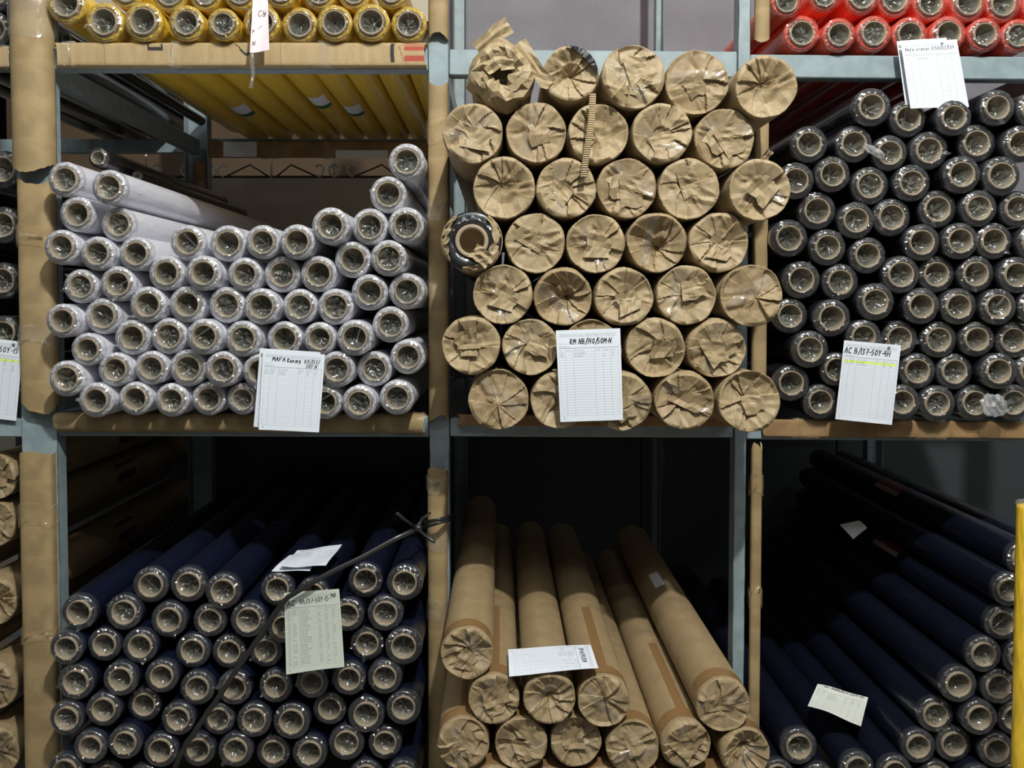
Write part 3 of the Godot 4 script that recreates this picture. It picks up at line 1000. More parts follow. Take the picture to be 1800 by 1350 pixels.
func build_rolls() -> void:
	var top := func(y: float) -> float: return U(700, y, FRAME_Z).y + 0.001
	var p0 := U(103, 770, FRAME_Z).x
	var p0l := U(38, 770, FRAME_Z).x - 0.012
	var p1l := U(754, 770, FRAME_Z).x
	var p2r := U(1319, 770, FRAME_Z).x
	# white rolls, rows from the bottom up
	var white := [
		[[168, 696, 32], [234, 697, 31], [302, 701, 31], [367, 699, 31], [423, 699, 29], [577, 700, 31], [634, 700, 32], [696, 699, 32]],
		[[124, 665, 33], [202, 643, 31], [260, 645, 31], [323, 645, 34], [393, 647, 33], [451, 648, 32], [596, 649, 33], [660, 651, 32]],
		[[163, 619, 30], [228, 592, 32], [292, 591, 33], [363, 593, 33], [432, 594, 33], [501, 593, 32], [565, 593, 30], [626, 595, 33], [718, 626, 32]],
		[[121, 562, 31], [176, 559, 33], [256, 537, 33], [327, 537, 33], [397, 538, 33], [464, 538, 33], [528, 540, 32], [590, 540, 33], [687, 570, 33]],
		[[141, 503, 31], [204, 502, 32], [290, 480, 32], [356, 481, 32], [430, 485, 31], [492, 485, 33], [560, 484, 33], [650, 513, 33], [717, 513, 33]],
		[[110, 434, 32], [173, 451, 31], [236, 447, 31], [329, 426, 32], [400, 428, 33], [462, 427, 31], [525, 427, 32], [623, 457, 33], [690, 456, 33]],
		[[134, 376, 32], [207, 394, 31], [581, 399, 34], [652, 399, 33], [718, 397, 33]],
		[[114, 316, 32], [191, 333, 32], [687, 343, 33], [719, 290, 33]]]
	for e in settle(flat_rows(white), -0.05, 0.018, Vector2(p0, top.call(730)), p1l):
		film_roll(e[0], e[1], M.white, "film-wrapped white roll, %s from the left in the %s row from the bottom" % [ordinal(e[3]), ordinal(e[2])], "white rolls in the middle left bay", "white_roll", M.film)
	# black rolls, rows from the top down
	var black := [
		[[1532, 190, 34], [1599, 210, 33], [1673, 213, 32], [1755, 193, 32], [1815, 195, 32]],
		[[1423, 253, 33], [1503, 250, 33], [1564, 270, 32], [1640, 261, 34], [1725, 250, 34], [1791, 251, 33]],
		[[1401, 319, 33], [1464, 306, 32], [1531, 325, 34], [1603, 323, 33], [1685, 307, 34], [1761, 307, 35]],
		[[1437, 371, 34], [1503, 389, 33], [1571, 379, 34], [1655, 367, 34], [1723, 366, 33], [1790, 367, 33]],
		[[1390, 417, 34], [1455, 434, 33], [1525, 447, 33], [1620, 426, 33], [1685, 422, 33], [1749, 422, 33], [1814, 428, 33]],
		[[1409, 493, 34], [1481, 497, 33], [1584, 483, 34], [1652, 482, 33], [1720, 482, 33], [1787, 483, 33]],
		[[1392, 555, 32], [1460, 561, 34], [1537, 530, 34], [1619, 539, 33], [1684, 539, 33], [1753, 539, 33], [1819, 539, 33]],
		[[1424, 615, 34], [1519, 590, 32], [1583, 593, 33], [1653, 597, 33], [1719, 597, 32], [1784, 597, 33]],
		[[1395, 671, 33], [1471, 649, 31], [1616, 651, 33], [1683, 654, 33], [1749, 651, 33], [1815, 651, 33]],
		[[1441, 705, 32], [1587, 707, 32], [1649, 706, 33], [1716, 707, 33], [1783, 707, 33]]]
	for e in settle(flat_rows(black), -0.09, 0.02, Vector2(p2r, top.call(740))):
		var t := film_roll(e[0], e[1], M.black, "film-wrapped black roll, %s from the left in the %s row from the top" % [ordinal(e[3]), ordinal(e[2])], "black rolls in the middle right bay", "black_roll", M.film_dark)
		if e[2] == 10 and e[3] == 4 or e[2] == 2 and e[3] == 2:
			var big: bool = e[2] == 10
			var tuft := part("film_tail", film_tuft(5 if big else 9), M.film_tuft, t)
			tuft.scale = Vector3(0.75, 0.7, 0.5) * e[1] if big else Vector3(0.75, 0.22, 0.3) * e[1]
			tuft.rotation.z = 0.0 if big else -0.55
			tuft.position = Vector3(0.75, -0.1, 0.35) * e[1] if big else Vector3(0.95, -0.45, 0.3) * e[1]
			tuft.set_meta("label", "crumpled loose film")
	# navy rolls, bottom left bay, rows from the top down
	var navy := [
		[[263, 1030, 33], [331, 1028, 33], [391, 1040, 33], [487, 1036, 31], [549, 1045, 30], [642, 1021, 32], [711, 1025, 33]],
		[[137, 1080, 33], [218, 1076, 33], [296, 1090, 33], [367, 1093, 31], [436, 1090, 33], [498, 1103, 30], [610, 1081, 31], [677, 1079, 33]],
		[[118, 1138, 31], [181, 1134, 31], [245, 1137, 32], [339, 1144, 32], [402, 1146, 31], [467, 1144, 31], [645, 1132, 31], [709, 1137, 34]],
		[[132, 1200, 34], [211, 1194, 32], [284, 1189, 31], [345, 1210, 32], [411, 1210, 32], [484, 1207, 31], [548, 1200, 30], [613, 1194, 31], [676, 1191, 32]],
		[[116, 1263, 32], [181, 1248, 32], [251, 1243, 31], [313, 1263, 31], [384, 1265, 30], [446, 1267, 32], [512, 1269, 34], [579, 1246, 31], [643, 1258, 34], [709, 1245, 32]],
		[[158, 1314, 31], [220, 1303, 31], [281, 1320, 32], [348, 1319, 31], [413, 1319, 32], [480, 1322, 31], [544, 1324, 32], [609, 1306, 33], [677, 1307, 31]],
		[[113, 1356, 32], [188, 1366, 32], [250, 1374, 31], [643, 1366, 32], [708, 1366, 32]]]
	for e in settle(flat_rows(navy), -0.02, 0.025, Vector2(p0, top.call(1397)), p1l):
		film_roll(e[0], e[1], M.navy, "navy roll below the white rolls, %s from the left in the %s row down" % [ordinal(e[3]), ordinal(e[2])], "navy rolls in the bottom left bay", "navy_roll", M.film_dark)
	# navy rolls, bottom right bay
	var navy2 := [
		[[1800, 989, 33], [1866, 989, 33]],
		[[1779, 1037, 31], [1842, 1050, 32]],
		[[1763, 1092, 33], [1830, 1108, 33]],
		[[1731, 1150, 33], [1797, 1155, 33]],
		[[1686, 1204, 34], [1755, 1209, 33], [1822, 1212, 33]],
		[[1650, 1261, 33], [1718, 1262, 33], [1785, 1265, 33]],
		[[1403, 1316, 34], [1612, 1313, 32], [1682, 1315, 33], [1752, 1319, 33], [1820, 1320, 33]],
		[[1370, 1362, 31], [1440, 1372, 31], [1510, 1352, 32], [1577, 1356, 32], [1648, 1368, 32], [1716, 1370, 32], [1786, 1372, 32]]]
	for e in settle(flat_rows(navy2), -0.05, 0.025, Vector2(p2r, top.call(1398))):
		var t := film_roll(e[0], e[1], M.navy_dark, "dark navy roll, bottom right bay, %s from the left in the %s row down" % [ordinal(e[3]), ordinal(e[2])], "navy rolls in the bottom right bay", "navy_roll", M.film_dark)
		if e[3] == 1 and e[2] in [1, 3]:
			var zc: float = -0.62 if e[2] == 1 else -0.50
			var lb := part("label", patch(1.5, 2.7, zc, zc - 0.17, e[1] * 0.985), M.label_red_shaded, t)
			lb.set_meta("label", "red printed label darkened for shade")
			part("stripe", patch(2.35, 2.7, zc + 0.0005, zc - 0.1705, e[1] * 0.99), M.label_pale_shaded, lb)
	# yellow rolls
	var yellow := [
		[[120, 8, 35], [222, -12, 32], [292, 3, 32], [357, 0, 31], [423, 0, 32], [497, 0, 32], [562, -5, 31], [624, -10, 30], [688, -8, 30]],
		[[180, 40, 35], [254, 44, 35], [330, 49, 32], [394, 51, 29], [457, 48, 33], [529, 48, 32], [592, 46, 32], [656, 44, 33], [721, 43, 32]]]
	var yl := settle(flat_rows(yellow), -0.12, 0.012, Vector2(p0, top.call(80)), p1l)
	for e in yl:
		var t := film_roll(e[0], e[1], M.yellow, "film-wrapped yellow roll, %s from the left in the %s row" % [ordinal(e[3]), ["", "upper", "lower"][e[2]]], "yellow rolls on the upper left shelf", "yellow_roll", M.film_dark)
		if e[2] == 2 and e[3] in [2, 5, 6]:
			var zc: float = [0, 0, -0.74, 0, 0, -0.61, -0.72][e[3]]
			var lb := part("label", patch(-2.1, -0.8, zc, zc - 0.15, e[1] * 0.985), M.paper, t)
			lb.set_meta("label", "white and green printed label")
			part("stripe", patch(-2.1, -0.8, zc - 0.11, zc - 0.1505, e[1] * 0.99), M.label_green, lb)
	# red rolls
	var red := [
		[[1384, 3, 28], [1450, -8, 28], [1516, -6, 31], [1577, 0, 31], [1637, 10, 30], [1701, 9, 32], [1765, 9, 31], [1828, 8, 31]],
		[[1412, 57, 32], [1474, 61, 30], [1537, 58, 32], [1602, 60, 32], [1667, 60, 32], [1730, 64, 30], [1790, 64, 30]]]
	for e in settle(flat_rows(red), -0.145, 0.015, Vector2(p2r + 0.01, top.call(94))):
		film_roll(e[0], e[1], M.red, "film-wrapped red roll, %s from the left in the %s row" % [ordinal(e[3]), ["", "upper", "lower"][e[2]]], "red rolls on the upper right shelf", "red_roll", M.film_dark)
	# left bay at the picture's edge
	var edge := [[[3, 297, 34], [-70, 345, 33]], [[3, 395, 33], [-70, 445, 33]], [[3, 493, 33], [-70, 540, 33]], [[5, 585, 31], [-72, 632, 33]], [[-10, 660, 32]]]
	for e in settle(flat_rows(edge), -0.2, 0.01, Vector2(-9, top.call(738)), p0l):
		film_roll(e[0], e[1], M.black, ("black film-wrapped roll at the left picture edge, %s from the top" if e[3] == 1 else "black roll behind the left post, %s from the top, deeper in its bay") % ordinal(e[2]), "black rolls at the left edge", "black_roll", M.film_dark)
	var high := [[[-12, 50, 32], [-78, 50, 32], [-143, 50, 32], [-208, 50, 32]], [[-12, -10, 30]]]
	for e in settle(flat_rows(high), -0.2, 0.01, Vector2(-9, top.call(83)), p0l):
		film_roll(e[0], e[1], M.black, "black film-wrapped roll on the top left shelf, %s from the left post%s" % [ordinal(e[3]), "" if e[2] == 1 else " upper row"], "black rolls on the top left shelf", "black_roll", M.film_dark)
	var odd := [[[116, 68, 12, 1, 1, -0.26]], [[172, 277, 18, 1, 1, -0.30]], [[240, 309, 10, 2, 1, -0.44]]]
	var says := ["thin black roll lying behind the first yellow roll", "shiny black film roll lying on top of the leftmost white rolls", "second shiny black film roll under the one atop white rolls"]
	for k in 3:
		var e: Array = odd[k][0]
		film_roll(U(e[0], e[1], e[5]), S(e[2], e[5]), M.black, says[k], "", "black_roll", M.film_dark, 1.05)
	build_kraft()

func build_kraft() -> void:
	# kraft-wrapped rolls of the middle bay, rows from the top down; a fourth number is the depth of the end
	var kraft := [
		[[882, 132, 58], [1003, 130, 50], [1115, 143, 57], [1227, 147, 57], [1343, 156, 56, 0.15]],
		[[833, 238, 54, 0.14], [943, 233, 54], [1053, 233, 54], [1163, 232, 54], [1272, 243, 54]],
		[[886, 327, 56], [995, 331, 54], [1103, 331, 54], [1214, 332, 55], [1336, 333, 55, 0.15]],
		[[831, 425, 55, 0.14], [941, 427, 54], [1048, 428, 53], [1155, 427, 54], [1262, 424, 54]],
		[[883, 517, 54], [990, 523, 53], [1097, 522, 53], [1206, 518, 54], [1316, 516, 56, 0.15]],
		[[829, 606, 53, 0.14], [932, 610, 51], [1040, 612, 53], [1153, 612, 54], [1263, 612, 54]],
		[[876, 703, 55], [983, 704, 52], [1093, 705, 54], [1204, 704, 54], [1316, 703, 56, 0.15]]]
	var idx := 0
	for e in settle(flat_rows(kraft), 0.13, 0.01):
		var row: int = e[2]
		var col: int = e[3]
		var lb := "kraft-paper-wrapped brown roll, %s from the left in the %s row from the top" % [ordinal(col), ordinal(row)]
		if row == 1 and col == 1:
			lb = "brown roll with crumpled torn-open paper end and tall flap, top left of stack"
		elif row == 1 and col == 2:
			lb = "brown roll with a torn end showing black vinyl, second in the top row"
		elif row == 4 and col == 1:
			lb = "brown roll torn open to show black vinyl and its cardboard core"
		if row == 4 and col == 1:
			torn_roll(e[0], e[1], lb)
		else:
			var t := kraft_roll(e[0], e[1], M.kraft, M.kraft_end if idx % 3 else M.kraft_end_b, lb, "brown rolls in the middle bay", idx * 5 + row, idx % 3 != 1)
			if row == 1 and col == 1:
				crumple(t, e[1])
			if row == 1 and col == 2:
				dark_tear(t, e[1])
			if row == 3 and col == 5:
				var s := part("loose_flap", crumpled_strip([Vector3(0.1, 0.95, -0.1), Vector3(0.2, 1.1, 0.0), Vector3(0.28, 1.22, 0.12)], 0.22, 5), M.kraft_end, t)
				s.scale = Vector3.ONE * e[1]
		idx += 1
	# bottom middle bay
	var low := [
		[[821, 1149, 48]],
		[[868, 1233, 47], [966, 1228, 48], [1062, 1233, 48], [1271, 1250, 50]],
		[[815, 1306, 48], [915, 1306, 48], [1012, 1304, 47], [1113, 1315, 49], [1209, 1305, 46], [1307, 1318, 46]],
		[[866, 1394, 48], [966, 1397, 48], [1062, 1397, 48], [1164, 1404, 48], [1262, 1400, 48]]]
	for e in settle(flat_rows(low), 0.27, 0.012):
		var rn: String = ["", "top", "second", "third", "lowest"][e[2]]
		var lb := "long brown roll under the brown stack, %s from the left in the %s row" % [ordinal(e[3]), rn]
		if e[2] == 1:
			lb = "long brown roll lying on top of the others, bottom middle bay, by the post"
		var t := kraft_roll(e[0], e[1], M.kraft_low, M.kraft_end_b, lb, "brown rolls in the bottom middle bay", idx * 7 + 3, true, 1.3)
		var r: float = e[1]
		part("tape_collar", patch(0.1, PI - 0.1, -0.014, -0.055, r * 1.004, 2), M.kraft_tape, t)
		if idx % 2 == 0:
			part("tape_seam", patch(1.35, 1.75, -0.05, -0.42, r * 0.989, 2), M.kraft_tape, t)
		if idx % 3 == 0:
			part("label", patch(1.7, 2.2, -0.62, -0.74, r * 0.99, 2), M.paper, t)
		idx += 1
	# brown rolls at the left picture edge
	var left := [[[-10, 838, 42], [-84, 880, 42]], [[-12, 922, 42], [-88, 989, 43]], [[-13, 1056, 46], [-80, 1130, 46]], [[-14, 1205, 46], [-88, 1264, 46]], [[-12, 1322, 48]]]
	var list := settle(flat_rows(left), -0.2, 0.005, Vector2(-9, U(700, 1402, FRAME_Z).y), U(38, 770, FRAME_Z).x - 0.012)
	for e in list:
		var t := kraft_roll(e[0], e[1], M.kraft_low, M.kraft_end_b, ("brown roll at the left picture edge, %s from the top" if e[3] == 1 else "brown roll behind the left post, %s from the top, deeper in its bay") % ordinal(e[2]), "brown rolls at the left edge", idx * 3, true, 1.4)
		var r: float = e[1]
		if e[2] in [1, 2, 3] and e[3] == 1:
			var lb := part("label", patch(-0.25, 0.75, -0.62, -0.76, r * 0.99, 2), M.label_red_shaded, t)
			lb.set_meta("label", "red label with a pale band, darkened for shade")
			part("stripe", patch(0.2, 0.55, -0.619, -0.761, r * 0.994, 2), M.label_pale_shaded, lb)
		idx += 1

func crumpled_strip(line: Array, width: float, sd: int, na := 5) -> ArrayMesh:
	var r := RandomNumberGenerator.new()
	r.seed = sd
	var rows := []
	var steps := 5
	for i in steps + 1:
		var t := float(i) / steps * (line.size() - 1)
		var k := int(min(floor(t), line.size() - 2))
		var p: Vector3 = line[k].lerp(line[k + 1], t - k)
		var d: Vector3 = (line[k + 1] - line[k]).normalized()
		var s := d.cross(Vector3(0, 0, 1)).normalized()
		var nrm := s.cross(d)
		var row := []
		for j in na:
			var v := (j / float(na - 1) - 0.5) * width * (1.0 + r.randf_range(-0.15, 0.15))
			row.append(p + s * v + nrm * (0.06 * absf(fposmod(j * 0.5, 1.0) - 0.5) * 4.0 * width + r.randf_range(-0.1, 0.1) * width) + d * r.randf_range(-0.03, 0.03))
		rows.append(row)
	return grid(rows, false, true)

func crumple(t: Node3D, r: float) -> void:
	# the open, crushed collar of paper and the tall flap
	var q := RandomNumberGenerator.new()
	q.seed = 77
	var rows := []
	var seg := 22
	for i in 6:
		var u := i / 5.0
		var row := []
		for k in seg:
			var a := TAU * k / seg
			var rad := lerpf(1.04, 0.30, u) + 0.08 * sin(u * PI) + q.randf_range(-0.09, 0.09)
			rad += 0.05 * sin(a * 4 + 1.0)
			var z := 0.05 + 0.40 * sin(u * PI * 0.8) + q.randf_range(-0.11, 0.11)
			if i == 0:
				z = -0.2
			row.append(Vector3(cos(a) * rad, sin(a) * rad, z))
		rows.append(row)
	var c := part("crumpled_collar", grid(rows, true, true), M.kraft_end, t)
	c.scale = Vector3.ONE * r
	for f in [[[Vector3(-0.75, 0.75, 0.0), Vector3(-0.35, 1.05, 0.15), Vector3(0.0, 1.3, 0.2), Vector3(0.25, 1.42, 0.2)], 0.5, 3], [[Vector3(0.5, 0.95, 0.1), Vector3(0.85, 0.4, 0.15), Vector3(1.2, -0.1, 0.1), Vector3(1.5, -0.35, 0.2)], 0.45, 4], [[Vector3(-0.5, 0.1, 0.35), Vector3(-0.1, 0.35, 0.42), Vector3(0.4, 0.3, 0.35)], 0.55, 6]]:
		var s := part("loose_flap", crumpled_strip(f[0], f[1], f[2]), M.kraft_end, t)
		s.scale = Vector3.ONE * r

func dark_tear(t: Node3D, r: float) -> void:
	# black vinyl showing through a crescent-shaped tear
	var rows := []
	for i in 4:
		var row := []
		for k in 25:
			var a := lerpf(-0.15, 1.75, k / 24.0)
			var wdt := 0.26 * sin(PI * k / 24.0)
			row.append(Vector3(cos(a) * (0.95 - wdt * i / 3.0), sin(a) * (0.95 - wdt * i / 3.0), 0.10 + 0.02 * sin(k * 1.7) + 0.03 * i))
		rows.append(row)
	var o := part("exposed_vinyl", grid(rows, false, true), M.black, t)
	o.scale = Vector3.ONE * r
	o.set_meta("label", "black vinyl showing through the tear")

func torn_roll(c: Vector3, r: float, label: String) -> void:
	var t := thing("kraft_roll", label, "roll", c, "brown rolls in the middle bay")
	var b := part("paper_sleeve", kraft_body, M.kraft, t)
	b.scale = Vector3(r, r, 1)
	var v := part("exposed_vinyl", lathe([[0.97, -0.3], [0.97, 0.0], [0.9, 0.05], [0.52, 0.06], [0.5, -0.1]], 40), M.black, t)
	v.scale = Vector3.ONE * r
	var k := part("core_tube", lathe([[0.54, 0.0], [0.54, 0.10], [0.50, 0.12], [0.42, 0.12], [0.40, 0.08], [0.40, -0.8], [0.0, -0.8]], 36), M.core, t)
	k.scale = Vector3.ONE * r
	var f := part("film_end", film_meshes[3], M.film_dark, t)
	f.scale = Vector3.ONE * r * Vector3(0.97, 0.97, 1.0)
	f.position.z = 0.06 * r
	var q := RandomNumberGenerator.new()
	q.seed = 9
	# torn collar of paper: wide at the right and left, open at the top and below
	for seg in [[-1.9, 1.0, 0.42], [2.1, 3.9, 0.3]]:
		var rows := []
		for i in 4:
			var u := i / 3.0
			var row := []
			for j in 15:
				var s := j / 14.0
				var a := lerpf(seg[0], seg[1], s)
				var wdt: float = seg[2] * (0.35 + 0.65 * sin(PI * s)) * (0.85 + 0.15 * sin(j * 1.9))
				row.append(Vector3(cos(a) * (1.0 - wdt * u), sin(a) * (1.0 - wdt * u), 0.02 + 0.13 * u + (q.randf_range(-0.05, 0.05) if i > 0 else -0.05)))
			rows.append(row)
		var o := part("torn_paper", grid(rows, false, true), M.kraft_end, t)
		o.scale = Vector3.ONE * r
	var s := part("loose_flap", crumpled_strip([Vector3(0.05, -0.3, 0.14), Vector3(0.35, -0.5, 0.2), Vector3(0.6, -0.72, 0.2)], 0.5, 8), M.kraft_end, t)
	s.scale = Vector3.ONE * r

func build_cards() -> void:
	var z4 := func(z: float) -> Array: return [z, z, z, z]
	var back := card_texture([["N", 12, 70, 30, 4]], false, 4, 20)
	card("plain stock card peeking out behind the white rolls' card", back, [[457, 612], [563, 619], [553, 757], [446, 750]], [-0.015, -0.015, -0.012, -0.012], 0.002, 2)
	var white := card_texture([["MAFA", 70, 76, 30, 5], ["Kuning", 176, 80, 30, 5, 0.6], ["015/137/", 296, 82, 28, 4, 0.62], ["50Y.N", 310, 117, 26, 4, 0.7]], false, 2, 21)
	card("stock card with black handwriting hanging before the white rolls", white, [[462, 616], [571, 623], [561, 760], [455, 755]], [-0.005, -0.005, 0.0, 0.0], 0.002, 3)
	var brown := card_texture([["RM NB/140/50M-N", 92, 96, 34, 5, 0.66]], false, 2, 22)
	card("stock card with black handwriting hanging before the brown stack", brown, [[977, 581], [1090, 577], [1095, 738], [985, 742]], z4.call(0.16), 0.002, 4)
	var blackc := card_texture([["AC B/137-50Y-4H", 14, 96, 42, 6, 0.66], ["N", 340, 46, 28, 5]], true, 2, 23)
	card("stock card with highlighted row hanging before the black rolls", blackc, [[1484, 598], [1583, 607], [1568, 747], [1469, 737]], z4.call(-0.055), 0.002, 5)
	card("curled stock card peeking out behind the red rolls' card", back, [[1577, 72], [1664, 66], [1690, 186], [1592, 184]], [-0.115, -0.115, -0.11, -0.11], 0.004, 6)
	var redc := card_texture([["Nafa orange 015A/122/50Y", 26, 84, 31, 3, 0.57], ["N", 312, 44, 26, 4]], false, 1, 24)
	card("stock card with black handwriting hanging below the red rolls", redc, [[1583, 75], [1682, 69], [1703, 188], [1600, 191]], [-0.10, -0.10, -0.095, -0.095], 0.002, 7)
	var edge := card_texture([["AC NB/137-50Y-15", 60, 96, 40, 5, 0.66], ["N", 366, 48, 28, 5]], true, 5, 25)
	card("stock card with a highlighted row cut off at the left edge", edge, [[-70, 588], [41, 601], [28, 740], [-82, 728]], z4.call(-0.14), 0.002, 8)
	var bluec := card_texture([["AC", 22, 106, 42, 5, 0.8], ["NA/137-50Y-15-", 122, 98, 36, 4, 0.6, -0.05], ["M/X", 372, 62, 26, 4, 0.6]], false, 23, 26, Color(0.83, 0.86, 0.81))
	card("worn stock card full of handwriting hanging before the navy rolls", bluec, [[499, 1042], [596, 1035], [605, 1173], [503, 1186]], z4.call(0.05), 0.004, 9)
	card("upper loose paper slip lying on the navy rolls", card_texture([["m u 5-0 t a", 60, 60, 26, 3]], false, 9, 27), [[522, 963], [601, 954], [573, 997], [492, 996]], [-0.20, -0.20, -0.03, -0.03], 0.006, 10)
	card("lower loose paper slip under the one on the navy rolls", card_texture([], false, 6, 28), [[509, 974], [560, 973], [545, 1005], [477, 1004]], [-0.16, -0.16, -0.03, -0.03], 0.003, 11)
	var low := card_texture([["RM NA/140/50M", 70, 96, 32, 5, 0.7]], false, 6, 29)
	# header turned to the right: corner order rotated by a quarter
	card("stock card lying sideways on the long brown rolls", low, [[1038, 1134], [1052, 1177], [895, 1188], [893, 1139]], [0.15, 0.29, 0.29, 0.15], 0.003, 12)
	var lowr := card_texture([["AC BBB/137-50Y-15", 60, 50, 40, 5, 0.6]], false, 8, 30, Color(0.90, 0.91, 0.88))
	card("curled stock card lying on the dark navy rolls", lowr, [[1437, 1203], [1526, 1226], [1514, 1275], [1420, 1240]], [-0.27, -0.27, -0.10, -0.13], 0.006, 13)

func build_details() -> void:
	# pink tag on the yellow rolls
	var tag := card_texture_pink()
	var pts := [U(444, -8, -0.08), U(470, -8, -0.08), U(474, 88, -0.075), U(440, 94, -0.075)]
	var mid: Vector3 = (pts[0] + pts[2]) / 2.0
	var t := thing("pink_tag", "pink paper tag hanging in front of the yellow rolls", "tag", mid)
	var loc := []
	for p in pts:
		loc.append(p - mid)
	part("tag_paper", sheet(loc, 0.004, 3), tag, t)
	var tail := []
	for q in [[444, 80], [443, 105], [445, 130], [441, 155]]:
		tail.append(U(q[0], q[1], -0.077) - mid)
	part("plastic_tie", tube(tail, 0.006, 0.004, 5), M.tape_clear, t)
	# ribbed kraft strap dangling over the brown stack
	var rows := []
	for i in 75:
		var s := i / 74.0
		var p := U(lerpf(1042, 1028, s) + 2 * sin(s * 5), lerpf(165, 312, s), 0.153 + 0.012 * sin(s * 3.0) + (0.002 if i % 2 else 0.0))
		var w := 0.0075
		rows.append([p + Vector3(-w, 0, 0), p + Vector3(-w * 0.3, 0, 0.002), p + Vector3(w * 0.3, 0, 0.002), p + Vector3(w, 0, 0)])
	whole("paper_strap", grid(rows, false, true), M.kraft_end, "ribbed kraft strap dangling over the brown stack", "strap")
	# black strap tied round the middle post
	var o := thing("black_strap", "black plastic strap tied to the middle post and slung over navy rolls", "strap")
	var line := []
	for q in [[733, 929, 0.0], [690, 950, 0.02], [640, 978, 0.04], [590, 1002, 0.06], [545, 1026, 0.07], [506, 1050, 0.07], [484, 1077, 0.06], [455, 1122, 0.055], [415, 1178, 0.05], [378, 1235, 0.05], [345, 1282, 0.05], [318, 1325, 0.05], [300, 1370, 0.05]]:
		line.append(U(q[0], q[1], q[2]))
	part("sling", tube(line, 0.0065, 0.003, 8), M.twine, o)
	for lp in [[[733, 929, 0.0], [712, 914, 0.03], [697, 902, 0.05]], [[733, 929, 0.0], [748, 942, 0.02], [764, 953, 0.04]], [[733, 929, 0.0], [742, 912, -0.03], [756, 902, -0.09]]]:
		var l2 := []
		for q in lp:
			l2.append(U(q[0], q[1], q[2]))
		part("loose_end", tube(l2, 0.004, 0.003, 8), M.twine, o)
	for y in [[922, 905], [928, 912], [917, 911]]:
		var l3 := []
		for k in 9:
			var s := k / 8.0
			l3.append(U(lerpf(742, 797, s), lerpf(y[0], y[1], s), FRAME_Z + 0.01 + 0.055 * sin(PI * s)))
		part("loop", tube(l3, 0.004, 0.003, 8), M.twine, o)
	part("knot", lathe_at(U(735, 928, 0.0), 0.011), M.twine, o)
	# upright yellow roll in front of the right bay
	var c := U(1806, 872, 0.16)
	var y := thing("yellow_roll", "yellow film-wrapped roll standing upright at the right picture edge", "roll", Vector3(c.x, 0, c.z))
	var r := 0.022
	part("vinyl_body", lathe_y([[0.0, 0.0], [r, 0.0], [r, 0.5], [r, c.y - 0.03], [r * 0.95, c.y - 0.02], [0.0, c.y - 0.02]], 32), M.yellow, y)
	var cap := part("film_cap", film_meshes[2], M.film, y)
	cap.rotation.x = -PI / 2
	cap.scale = Vector3.ONE * r * 1.1
	cap.position.y = c.y - 0.012
	# labels on the rear carton
	for q in [[393, 451, 249, 276, "white paper label taped to the carton on the rear beam"], [590, 682, 264, 278, "cream printed label on the carton on the rear beam"]]:
		var a := U(q[0], q[3], REAR_Z + 0.026)
		var b := U(q[1], q[2], REAR_Z + 0.026)
		whole("paper_label", box(Vector3(a.x, a.y, a.z), Vector3(b.x, b.y, a.z + 0.001), 0.0003), M.paper, q[4], "label")
	# paper scrap lying on the dark rolls
	var scrap := [U(1476, 922, -0.62), U(1510, 915, -0.62), U(1524, 928, -0.6), U(1500, 948, -0.6)]
	whole("paper_scrap", sheet(scrap, 0.006, 4), M.paper, "torn white paper scrap on the dark navy rolls", "paper")

func lathe_at(c: Vector3, r: float) -> ArrayMesh:
	var st := SurfaceTool.new()
	st.begin(Mesh.PRIMITIVE_TRIANGLES)
	st.append_from(lathe([[0, -r], [r * 0.7, -r * 0.7], [r, 0], [r * 0.7, r * 0.7], [0, r]], 12), 0, Transform3D(Basis.IDENTITY, c))
	return st.commit()

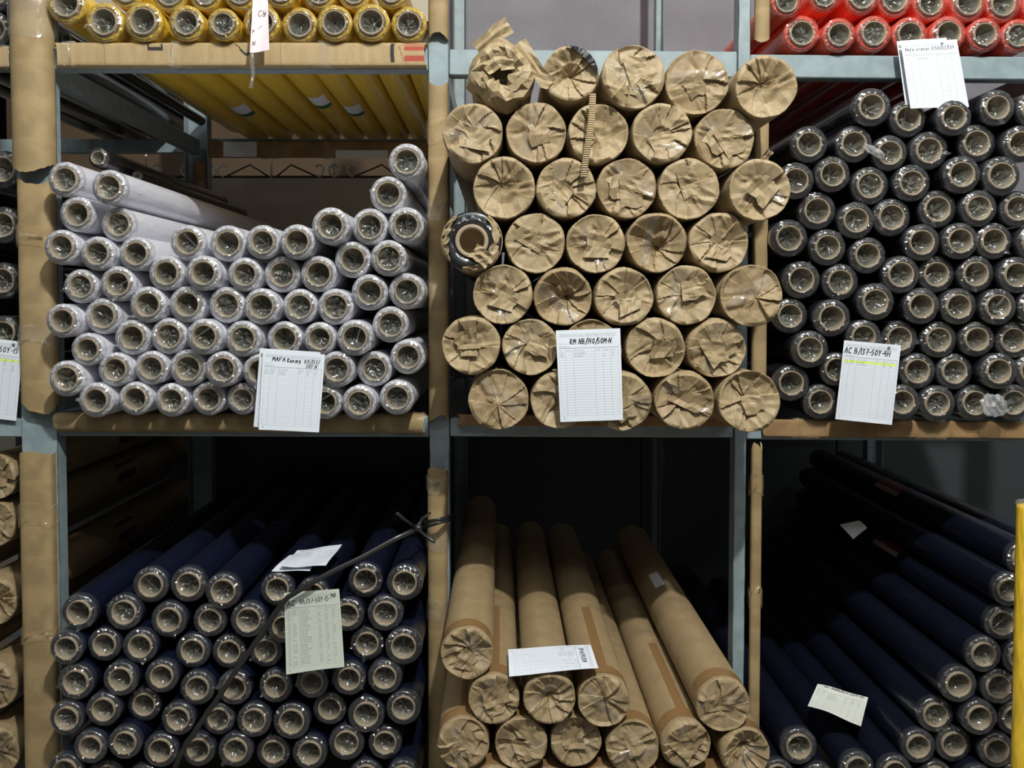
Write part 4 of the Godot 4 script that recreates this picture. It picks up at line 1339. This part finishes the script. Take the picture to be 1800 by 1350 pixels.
func card_texture_pink() -> StandardMaterial3D:
	var im := Image.create(96, 320, false, Image.FORMAT_RGB8)
	im.fill(Color(0.93, 0.82, 0.84))
	var pen := Color(0.15, 0.13, 0.15)
	write(im, "(a)", Vector2(30, 120), 34, 3, pen)
	write(im, "C4", Vector2(34, 118), 34, 3, pen)
	ink(im, Vector2(60, 170), Vector2(40, 190), 2, pen)
	write(im, "P", Vector2(8, 210), 16, 3, pen)
	write(im, "N", Vector2(10, 280), 22, 3, pen)
	return mat(Color(1, 1, 1), 0.7, ImageTexture.create_from_image(im))

func printed_carton() -> StandardMaterial3D:
	# u runs round the guard (its front is 0.145 to 0.355, bottom to top), v along the beam
	var W := 256
	var H := 1536
	var n := FastNoiseLite.new()
	n.seed = 4
	n.frequency = 0.02
	var im := Image.create(W, H, false, Image.FORMAT_RGB8)
	var q := RandomNumberGenerator.new()
	q.seed = 8
	for y in H:
		for x in W:
			var t := n.get_noise_2d(x, y) * 0.05 + q.randf_range(-0.025, 0.025)
			im.set_pixel(x, y, Color(0.64 + t, 0.555 + t, 0.40 + t))
	var put := func(x0: float, x1: float, y0: float, y1: float, c: Color) -> void:   # picture pixels of the photograph's carton front
		var v0 := (x0 - 101.0) / 650.0 * H
		var v1 := (x1 - 101.0) / 650.0 * H
		var u0 := (0.355 - (y1 - 78.0) / 41.0 * 0.21) * W
		var u1 := (0.355 - (y0 - 78.0) / 41.0 * 0.21) * W
		im.fill_rect(Rect2i(int(u0), int(v0), maxi(1, int(u1 - u0)), maxi(1, int(v1 - v0))), c)
	var dark := Color(0.14, 0.13, 0.13)
	put.call(262, 289, 95, 98, dark)
	put.call(262, 265, 80, 98, dark)
	put.call(286, 289, 80, 98, dark)
	for k in 40:
		var a := PI * k / 39.0
		put.call(437 + cos(a) * 20 - 1, 437 + cos(a) * 20 + 1.5, 82 + sin(a) * 18 - 1, 82 + sin(a) * 18 + 1, dark)
	put.call(691, 698, 80, 108, dark)
	for k in 4:
		put.call(716, 751, 80 + k * 7, 84 + k * 7, Color(0.62, 0.26, 0.20))
	for k in 14:
		put.call(705 + k, 707 + k, 94 - k, 95.5 - k, Color(0.55, 0.2, 0.16))
		put.call(705 + k, 707 + k, 94 + k, 95.5 + k, Color(0.55, 0.2, 0.16))
	put.call(185, 186, 78, 119, Color(0.45, 0.38, 0.27))
	put.call(497, 498, 78, 119, Color(0.45, 0.38, 0.27))
	return mat(Color(1, 1, 1), 0.75, ImageTexture.create_from_image(im))
